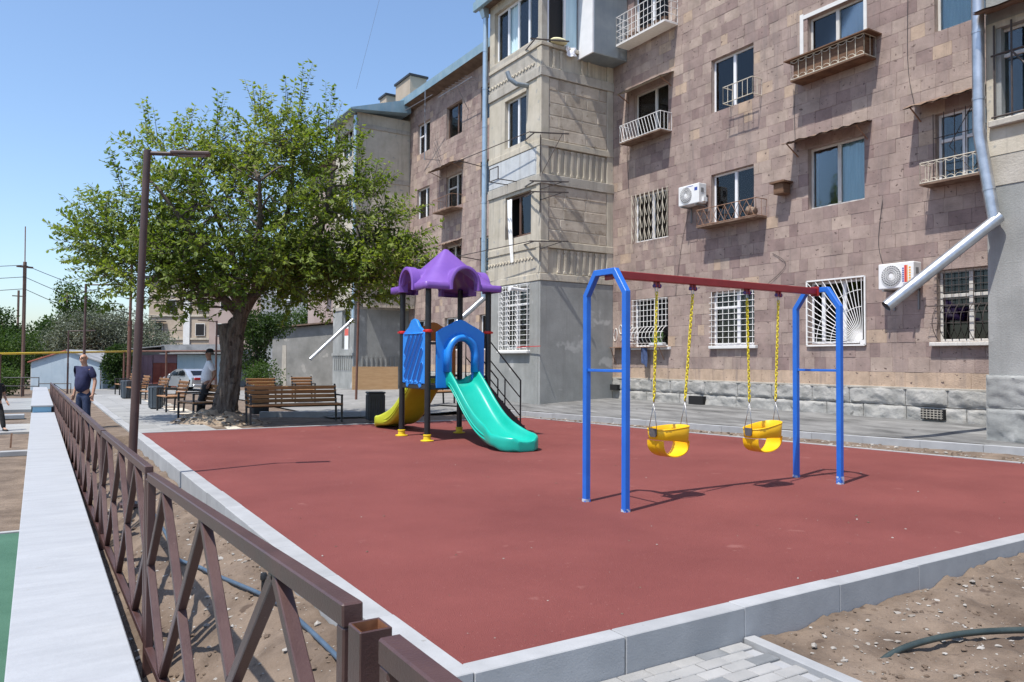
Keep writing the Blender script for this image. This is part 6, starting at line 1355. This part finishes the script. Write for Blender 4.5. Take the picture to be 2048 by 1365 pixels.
build('corner_strip', MB().prism([(.75, 0), (1.15, 0), (1.1, 3.1), (.8, 3.1)], a_-nrm*.02, e_, (0, 0, 1), nrm*.015), 'concrete_old', gs)
build('roof', MB().prism([(-.3, 4.12), (L_+.25, 4.42), (L_+.25, 4.5), (-.3, 4.2)], a_-nrm*.3, e_, (0, 0, 1), nrm*4.6), 'soffit_wood', gs)
fb_ = thing('far_building', 'beige block building half hidden behind the big tree crown', 'building', (13, 86, -.6), world=True)
a_, b_ = Vector((9.9, 87.9, -1)), Vector((17.5, 80.8, -1)); e_ = (b_-a_).normalized(); nrm = Vector((-e_.y, e_.x, 0)); L_ = (b_-a_).length
build('wall', MB().prism([(0, 0), (L_*.68, 0), (L_*.68, 10.9), (0, 10.9)], a_, e_, (0, 0, 1), nrm*8), 'far_beige', fb_); build('wall', MB().prism([(L_*.68, 0), (L_+4, 0), (L_+4, 11.2), (L_*.68, 11.2)], a_-nrm*.1, e_, (0, 0, 1), nrm*8), 'far_pink', fb_)
build('annex', MB().prism([(-1.4, 0), (0, 0), (0, 6.2), (-1.4, 4.6)], a_+nrm*.5, e_, (0, 0, 1), nrm*5), 'far_beige', fb_)
build('eaves', MB().prism([(-.4, 10.9), (L_*.68, 10.9), (L_*.68, 11.2), (-.4, 11.2)], a_-nrm*.4, e_, (0, 0, 1), nrm*8.5), 'frame_black', fb_)
build('drain_pipe', MB().prism([(L_*.40, 2), (L_*.47, 2), (L_*.47, 10.9), (L_*.40, 10.9)], a_-nrm*.2, e_, (0, 0, 1), nrm*.15), 'plaster_white', fb_)
for z_ in (4.5, 6.9, 9.2): build('ledge', MB().prism([(0, z_), (L_*.68, z_), (L_*.68, z_+.2), (0, z_+.2)], a_-nrm*.12, e_, (0, 0, 1), nrm*.1), 'plaster_light', fb_)
for u_, z_, w_ in ((.08, 5.0, .9), (.20, 7.4, 1.2), (.55, 7.5, 1.2), (.75, 4.9, .7), (.88, 4.9, .8), (.80, 7.6, 1.0), (.53, 4.9, 1.1)):
    wn_ = build('window', MB().prism([(L_*u_, z_), (L_*u_+w_, z_), (L_*u_+w_, z_+1.3), (L_*u_, z_+1.3)], a_-nrm*.14, e_, (0, 0, 1), nrm*.06), 'frame_wood_white', fb_); build('pane', MB().prism([(L_*u_+.08, z_+.08), (L_*u_+w_-.08, z_+.08), (L_*u_+w_-.08, z_+1.22), (L_*u_+.08, z_+1.22)], a_-nrm*.165, e_, (0, 0, 1), nrm*.02), 'inside_black', wn_)
build('canopy', MB().prism([(L_*.05, 6.35), (L_*.05+1.6, 6.35), (L_*.05+1.6, 6.45), (L_*.05, 6.45)], a_-nrm*.9, e_, (0, 0, 1), nrm*.8), 'frame_black', fb_)
gb = thing('far_building', 'grey rendered building with one white window right of the tree limb', 'building', (22, 74.5, -.6), world=True)
a_, b_ = Vector((18.6, 76.6, -1)), Vector((25.5, 72.3, -1)); e_ = (b_-a_).normalized(); nrm = Vector((-e_.y, e_.x, 0)); L_ = (b_-a_).length
build('wall', MB().prism([(0, 0), (L_, 0), (L_, 12), (0, 12)], a_, e_, (0, 0, 1), nrm*8), 'far_grey', gb)
wn_ = build('window', MB().prism([(1.5, 8.3), (4.2, 8.3), (4.2, 10.9), (1.5, 10.9)], a_-nrm*.06, e_, (0, 0, 1), nrm*.05), 'pvc_white', gb)
for u0, u1 in ((1.65, 2.75), (2.95, 4.05)): build('pane', MB().prism([(u0, 8.5), (u1, 8.5), (u1, 10.8), (u0, 10.8)], a_-nrm*.08, e_, (0, 0, 1), nrm*.015), 'inside_black', wn_)

# ------------------------------------------------------------------ pipes, poles, wires, railings, board
gp = thing('gas_pipe', 'yellow gas pipe crossing in front of the garages on thin posts', 'pipe', (1.7, 48, -.6), world=True)
build('yellow_pipe', MB().tube([(-4, 40.0, 1.66), (-1.48, 43.36, 1.72), (4.95, 51.17, 1.97)], .05, 8), 'gas_yellow', gp, smooth=True)
build('brown_pipe', MB().tube([(4.95, 51.17, 1.97), (10.3, 48.0, 2.04)], .055, 8), 'pipe_brown', gp, smooth=True)
for p in ((-1.48, 43.36, 1.72), (6.64, 50.08, 2.0), (4.4, 50.5, 1.95), (10.2, 48.06, 2.04)): build('support_post', MB().tube([(p[0], p[1], -.9), p], .06, 8), 'pipe_brown', gp)
up_ = thing('utility_pole', 'brown utility pole with an aerial on top at the far left', 'pole', (-.7, 53.3, -.7), world=True)
build('pole', MB().tube([(-.68, 53.3, -.9), (-.7, 53.3, 7.2)], .10, 10), 'wood_pole', up_, smooth=40); build('aerial', MB().tube([(-.7, 53.3, 7.1), (-.72, 53.3, 9.3)], .035, 6), 'grille_rust', up_); build('crossarm', MB().bar((-1.1, 53.1, 6.9), (-.3, 53.5, 6.9), .1), 'wood_pole', up_)
tag(build('thin_pole', MB().tube([(-1.75, 95.2, -2), (-1.75, 95.2, 8.6)], .12, 6).bar((-2.3, 95, 8.0), (-1.2, 95.4, 8.0), .1), 'wood_pole'), 'distant thin pole left of the utility pole', 'pole')
tp = thing('steel_pole', 'tall rusty steel pole behind the near lamp', 'pole', (4.11, 44.45, -.4), world=True)
build('pole', MB().tube([(4.08, 44.45, -.6), (4.11, 44.45, 3.4)], .10, 10).tube([(4.11, 44.45, 3.4), (4.16, 44.45, 7.2)], .07, 10), 'pipe_brown', tp, smooth=40); build('collar', MB().tube([(4.11, 44.45, 3.3), (4.11, 44.45, 3.5)], .12, 10), 'pipe_brown', tp)
GW = 'overhead wires'
for k, (z0, z1, lb) in enumerate(((7.0, 7.8, 'uppermost overhead wire at the utility pole'), (6.3, 6.6, 'middle overhead wire at the utility pole'), (5.6, 5.6, 'lowest overhead wire at the utility pole'))):
    A_, B_, C_ = Vector((-14, 50, z0-.5)), Vector((-.7, 53.2, z0)), Vector((9, 60, z1-2.0))
    pts = [A_.lerp(B_, t/10)-Vector((0, 0, .5*math.sin(math.pi*t/10))) for t in range(10)]+[B_.lerp(C_, t/10)-Vector((0, 0, .7*math.sin(math.pi*t/10))) for t in range(11)]
    tag(build('overhead_wire', MB().tube(pts, .018, 4), 'wire'), lb, 'wire', GW)
tag(build('overhead_wire', MB().tube([Vector((13.6, 37, 15.4)).lerp(Vector((20, 37.3, 45)), t/12)-Vector((0, 0, 1.2*math.sin(math.pi*t/12))) for t in range(13)], .006, 4), 'wire'), 'thin wire climbing into the sky above the far bay roof', 'wire', GW)
rl_ = thing('pipe_railing', 'low dark pipe railing at the far end of the white wall', 'railing', (0, 52, -.6), world=True)
build('rails', MB().tube([(-1.6, 52.9, .38), (.13, 51.8, .40), (.13, 51.8, -.7)], .035, 6).tube([(-1.6, 52.9, -.1), (.13, 51.8, -.1)], .03, 6).tube([(-.7, 52.3, .38), (-.7, 52.3, -.7)], .035, 6).tube([(.13, 51.8, .05), (1.7, 50.9, .06), (1.7, 50.9, -.7)], .03, 6).tube([(.9, 51.4, -.7), (.9, 51.4, .05)], .03, 6).tube([(.9, 51.4, .0), (1.7, 50.9, -.6)], .02, 6), 'frame_black', rl_)
tag(build('plywood_board', MB().add([(12.75, 34.75, .07), (15.0, 34.55, .07), (15.0, 34.57, 1.22), (12.75, 34.77, 1.22), (12.75, 34.80, .07), (15.0, 34.60, .07), (15.0, 34.62, 1.22), (12.75, 34.82, 1.22)], [(0, 1, 2, 3), (7, 6, 5, 4), (0, 4, 5, 1), (1, 5, 6, 2), (2, 6, 7, 3), (3, 7, 4, 0)]), 'plywood'), 'brown plywood board leaning against the far bay wall', 'board')
tag(build('steel_post', MB().tube([(10.13, 27.2, 0), (10.2, 27.2, 4.75)], .045, 10), 'pipe_brown', smooth=40), 'thin rusty post standing before the plywood board', 'post')
build_low = kerb('planter_kerb', (5.2, 21.2), (8.4, 19.6), .2, -.1, .13)
# ------------------------------------------------------------------ silver car
car = thing('parked_car', 'silver sedan parked by the blue garage gate', 'car', (8.9, 56.2, -.61))
car.rotation_euler.z = math.atan2(FH.y*.67+RH.y*-.743, FH.x*.67+RH.x*-.743)
prof = [(-2.3, .30), (-2.36, .60), (-2.30, .90), (-1.95, 1.00), (-1.35, 1.36), (-.7, 1.46), (.1, 1.46), (.75, 1.30), (1.25, .98), (1.9, .90), (2.28, .74), (2.36, .45), (2.25, .28)]
def car_ring(w_, inset):
    return [Vector((x*(1-inset*.03), w_*(1-(.16 if z > 1.05 else 0)*(min(1, (z-1.0)/.4))), z)) for x, z in prof]
m = MB(); m.loft([car_ring(y_, i_) for y_, i_ in ((-.90, 1.6), (-.885, .4), (-.6, 0), (0, -.3), (.6, 0), (.885, .4), (.90, 1.6))])
body = build('body', m, 'car_silver', car, smooth=35)
for s in (-1, 1):
    y_ = lambda z: s*(.905*(1-.16*min(1, max(0, (z-1.0)/.4)))+.003)
    for poly in ([(-1.25, 1.02), (-.28, 1.02), (-.28, 1.37), (-.75, 1.38), (-1.12, 1.26)], [(-.2, 1.02), (.98, 1.0), (.62, 1.27), (.1, 1.38), (-.2, 1.37)]):
        build('side_window', MB().add([(x, y_(z), z) for x, z in poly], [tuple(range(len(poly)))]), 'lens_black', car, recalc=False)
    for x in (-1.38, 1.42):
        w_ = build('wheel', MB().lathe((x, s*.72, .32), [(.2, -.0), (.31, .01), (.325, .04), (.325, .16), (.31, .19), (.21, .2)], 18, (0, s, 0)), 'tyre', car, smooth=40); build('rim', MB().lathe((x, s*.925, .32), [(.2, 0), (.2, .004), (.06, .012)], 12, (0, s, 0)), 'rim', w_)
    build('tail_light', MB().box(-2.36, -2.22, s*.52-.2, s*.52+.2, .74, .90), 'lamp_red', car, bevel=.02); build('headlight', MB().box(2.1, 2.30, s*.58-.18, s*.58+.18, .62, .74), 'lamp_clear', car, bevel=.02)
    build('mirror', MB().box(.75, .90, s*.90-.02, s*1.02+.02, .98, 1.1), 'car_silver', car, bevel=.02); build('door_handle', MB().box(-.55, -.38, s*.905-.012, s*.905+.012, .86, .89), 'rim', car)
build('rear_window', MB().add([(-1.90, -.6, 1.045), (-1.90, .6, 1.045), (-1.40, .56, 1.345), (-1.40, -.56, 1.345)], [(0, 1, 2, 3)]), 'lens_black', car)
build('windscreen', MB().add([(1.20, -.62, 1.02), (1.20, .62, 1.02), (.80, .56, 1.29), (.80, -.56, 1.29)], [(0, 1, 2, 3)]), 'lens_black', car)
build('number_plate', MB().box(-2.39, -2.37, -.26, .26, .55, .66), 'paper_white', car); build('bumper', MB().box(-2.41, -2.2, -.82, .82, .28, .46), 'car_silver', car, bevel=.04)

# ------------------------------------------------------------------ people
def skin_mesh(name, joints, bones, material, parent, sub=2, rootj=None):
    names = list(joints); idx_ = {n_: i for i, n_ in enumerate(names)}
    me = bpy.data.meshes.new(name+'_skel'); me.from_pydata([joints[n_][0] for n_ in names], [(idx_[a_], idx_[b_]) for a_, b_ in bones], [])
    ob = bpy.data.objects.new(name+'_skel', me); col.objects.link(ob)
    ob.modifiers.new('skin', 'SKIN'); s_ = ob.modifiers.new('sub', 'SUBSURF'); s_.levels = sub; s_.render_levels = sub
    sv = me.skin_vertices[0].data if me.skin_vertices else None
    for i, n_ in enumerate(names):
        r_ = joints[n_][1]; sv[i].radius = r_ if isinstance(r_, tuple) else (r_, r_); sv[i].use_root = (n_ == (rootj or names[0]))
    dg = bpy.context.evaluated_depsgraph_get(); dg.update(); em = bpy.data.meshes.new_from_object(ob.evaluated_get(dg)); em.name = name
    bpy.data.objects.remove(ob); em.materials.clear(); em.materials.append(MATS[material])
    for p in em.polygons: p.use_smooth = True
    o = bpy.data.objects.new(name, em); col.objects.link(o); o.parent = parent; return o
def person(label, loc, face, hgt, skin, shirt, trousers, arms, belly=.0, hair=None, cap=None, glasses=False, lean=0., stance=.10, sleeve=.55, shoes='black_cloth', legs_fwd=(0, 0)):
    """standing figure, local +X is the way it faces; arms = ((elbow, hand) left (+Y), (elbow, hand) right)"""
    t = thing('person', label, 'person', loc); t.rotation_euler.z = face; k = hgt/1.75; V = lambda x, y, z: (x*k+lean*z*k, y*k, z*k)
    J = {'pelvis': (V(0, 0, .95), (.11*k, .085*k)), 'waist': (V(.01+belly*.3, 0, 1.12), (.10*k, .09*k)), 'chest': (V(0, 0, 1.32), (.115*k, .09*k)), 'neckb': (V(-.01, 0, 1.46), .06*k), 'neck': (V(.005, 0, 1.53), .055*k), 'jaw': (V(.035, 0, 1.585), (.066*k, .075*k)), 'head': (V(.015, 0, 1.665), (.078*k, .092*k)), 'crown': (V(.0, 0, 1.735), (.055*k, .065*k)), 'nose': (V(.118, 0, 1.635), .013*k)}
    Bn = [('pelvis', 'waist'), ('waist', 'chest'), ('chest', 'neckb'), ('neckb', 'neck'), ('neck', 'jaw'), ('jaw', 'head'), ('head', 'crown'), ('head', 'nose')]
    SJ = {'hem': (V(.01+belly*.4, 0, .87), (.178*k, .145*k)), 'waist': (V(.02+belly, 0, 1.08), (.165*k, (.135+belly*.7)*k)), 'chest': (V(.0+belly*.3, 0, 1.30), (.180*k, .130*k)), 'collar': (V(-.01, 0, 1.455), (.085*k, .08*k)), 'collar2': (V(-.005, 0, 1.485), (.064*k, .064*k))}; SB = [('hem', 'waist'), ('waist', 'chest'), ('chest', 'collar'), ('collar', 'collar2')]
    TJ = {'belt': (V(.01+belly*.4, 0, .97), (.155*k, .125*k)), 'hip': (V(0, 0, .88), (.16*k, .125*k))}; TB = [('belt', 'hip')]
    for s, nm in ((1, 'l'), (-1, 'r')):
        e, h_ = arms[0] if s == 1 else arms[1]; sh_ = (-.01, s*.185, 1.41); fwd = legs_fwd[0] if s == 1 else legs_fwd[1]
        J.update({'sh'+nm: (V(*sh_), .046*k), 'el'+nm: (V(*e), .042*k), 'wr'+nm: (V(*h_), .028*k)})
        Bn += [('chest', 'sh'+nm), ('sh'+nm, 'el'+nm), ('el'+nm, 'wr'+nm)]
        hd = (Vector(h_)-Vector(e)).normalized(); sd = Vector((1, 0, 0)); sd = (sd-hd*sd.dot(hd)).normalized(); pn = hd.cross(sd)
        pm_ = Vector(h_)+hd*.07; J['pa'+nm] = (V(*pm_), (.038*k, .018*k)); Bn.append(('wr'+nm, 'pa'+nm))
        for f_, (o_, l_) in enumerate(((.030, .075), (.011, .085), (-.010, .08), (-.029, .062))):
            b0 = pm_+hd*.03+sd*o_; b1 = b0+hd*l_*.5-pn*s*.008; b2 = b0+hd*l_*.92-pn*s*.028
            for q, pp_ in enumerate((b0, b1, b2)): J[f'f{f_}{q}{nm}'] = (V(*pp_), .0085*k)
            Bn += [('pa'+nm, f'f{f_}0{nm}'), (f'f{f_}0{nm}', f'f{f_}1{nm}'), (f'f{f_}1{nm}', f'f{f_}2{nm}')]
        th0 = pm_-hd*.02+sd*.045; J['t0'+nm] = (V(*th0), .0105*k); J['t1'+nm] = (V(*(th0+hd*.04+sd*.018)), .009*k); Bn += [('pa'+nm, 't0'+nm), ('t0'+nm, 't1'+nm)]
        cuff = Vector(sh_).lerp(Vector(e), sleeve*1.45 if sleeve < .69 else 1); SJ.update({'ss'+nm: (V(-.01, s*.17, 1.395), .092*k), 'sm'+nm: (V(*Vector(sh_).lerp(Vector(e), .35)), .080*k), 'sc'+nm: (V(*cuff), .070*k)}); SB += [('chest', 'ss'+nm), ('ss'+nm, 'sm'+nm), ('sm'+nm, 'sc'+nm)]
        hipx = s*.085; kn = (.02+fwd*.5, s*(.085+stance*.25), .50); an_ = (-.01+fwd, s*(.08+stance*.5), .10)
        J.update({'hi'+nm: (V(0, hipx, .88), .085*k), 'kn'+nm: (V(*kn), .058*k), 'an'+nm: (V(*an_), .04*k), 'to'+nm: (V(an_[0]+.15, an_[1]+s*.02, .035), (.036*k, .026*k))}); Bn += [('pelvis', 'hi'+nm), ('hi'+nm, 'kn'+nm), ('kn'+nm, 'an'+nm), ('an'+nm, 'to'+nm)]
        TJ.update({'th'+nm: (V(0, hipx*1.05, .80), .105*k), 'kn'+nm: (V(*kn), .080*k), 'cu'+nm: (V(an_[0]-.005, an_[1], .09), .068*k)}); TB += [('hip', 'th'+nm), ('th'+nm, 'kn'+nm), ('kn'+nm, 'cu'+nm)]
        ft = Vector(V(an_[0]+.07, an_[1]+s*.01, .04)); build('shoe', MB().ball(ft, .1*k, 12, 8, (1.45, .52, .42)).ball(ft+Vector((-.07*k, 0, .035*k)), .07*k, 10, 6, (.9, .7, .9)), shoes, t, smooth=True)
        build('ear', MB().ball(V(.0, s*.082, 1.645), .032*k, 8, 6, (.6, .35, 1)), skin, t, smooth=True)
        if not glasses: build('eye', MB().ball(V(.088, s*.033, 1.655), .010*k, 8, 6), 'lens_black', t, smooth=True)
    body_ = skin_mesh('body', J, Bn, skin, t, 2, 'pelvis')
    skin_mesh('shirt', SJ, SB, shirt, t, 2, 'chest'); skin_mesh('trousers', TJ, TB, trousers, t, 2, 'hip')
    build('mouth', MB().ball(V(.098, 0, 1.585), .02*k, 8, 4, (.3, 1.1, .22)), 'skin_tan', t, smooth=True)
    if glasses: build('sunglasses', MB().ball(V(.092, .035, 1.655), .027*k, 10, 6, (.45, 1, .72)).ball(V(.092, -.035, 1.655), .027*k, 10, 6, (.45, 1, .72)).bar(V(.09, .06, 1.66), V(0, .088, 1.66), .006).bar(V(.09, -.06, 1.66), V(0, -.088, 1.66), .006).bar(V(.105, -.02, 1.66), V(.105, .02, 1.66), .006), 'lens_black', t, smooth=True)
    if hair: build('hair', MB().grid(16, 8, lambda u, v: V(-.005+math.cos(u*6.2832)*.085*math.cos(v*1.5)*1.03-.012, math.sin(u*6.2832)*.086*math.cos(v*1.5), 1.655+.02*(math.cos(u*6.2832))+.105*math.sin(v*1.5))), hair, t, smooth=True)
    if cap:
        build('cap', MB().lathe(V(.0, 0, 1.69), [(.098*k, 0), (.098*k, .03*k), (.085*k, .065*k), (.05*k, .088*k), (.01*k, .094*k)], 16), cap, t, smooth=True)
        build('cap_peak', MB().grid(8, 4, lambda u, v: V(.06+.115*v*math.sqrt(max(.05, 1-(2*u-1)**2)), (u-.5)*.15, 1.695-.025*v)), cap, t, smooth=True)
    return t
left_face = math.atan2(-RH.y, -RH.x)      # facing left in the photograph
person('man in a navy T-shirt, jeans and sunglasses standing behind the fence', (.92, 19.75, -.13), left_face+R(70), 1.78, 'skin', 'navy_cloth', 'jeans',
       (((-.05, .27, 1.13), (.03, .30, .86)), ((-.05, -.27, 1.12), (.0, -.29, .86))), belly=.045, glasses=True)
person('man in a white shirt, black trousers and dark cap leaning by the tree', (3.66, 20.75, .04), left_face+R(26), 1.74, 'skin_tan', 'white_cloth', 'black_cloth',
       (((-.16, .25, 1.13), (-.06, .22, .91)), ((-.16, -.25, 1.13), (-.10, -.2, .93))), belly=.02, cap='black_cloth', hair='hair_grey', lean=-.07, legs_fwd=(.16, .06))
person('person in black cut off by the left edge of the picture', (-1.02, 27.6, -.67), left_face+R(150), 1.72, 'skin', 'black_cloth', 'black_cloth',
       (((-.06, .26, 1.12), (.12, .25, .92)), ((-.06, -.27, 1.12), (.06, -.26, .88))), legs_fwd=(.25, -.2), hair='hair_grey')
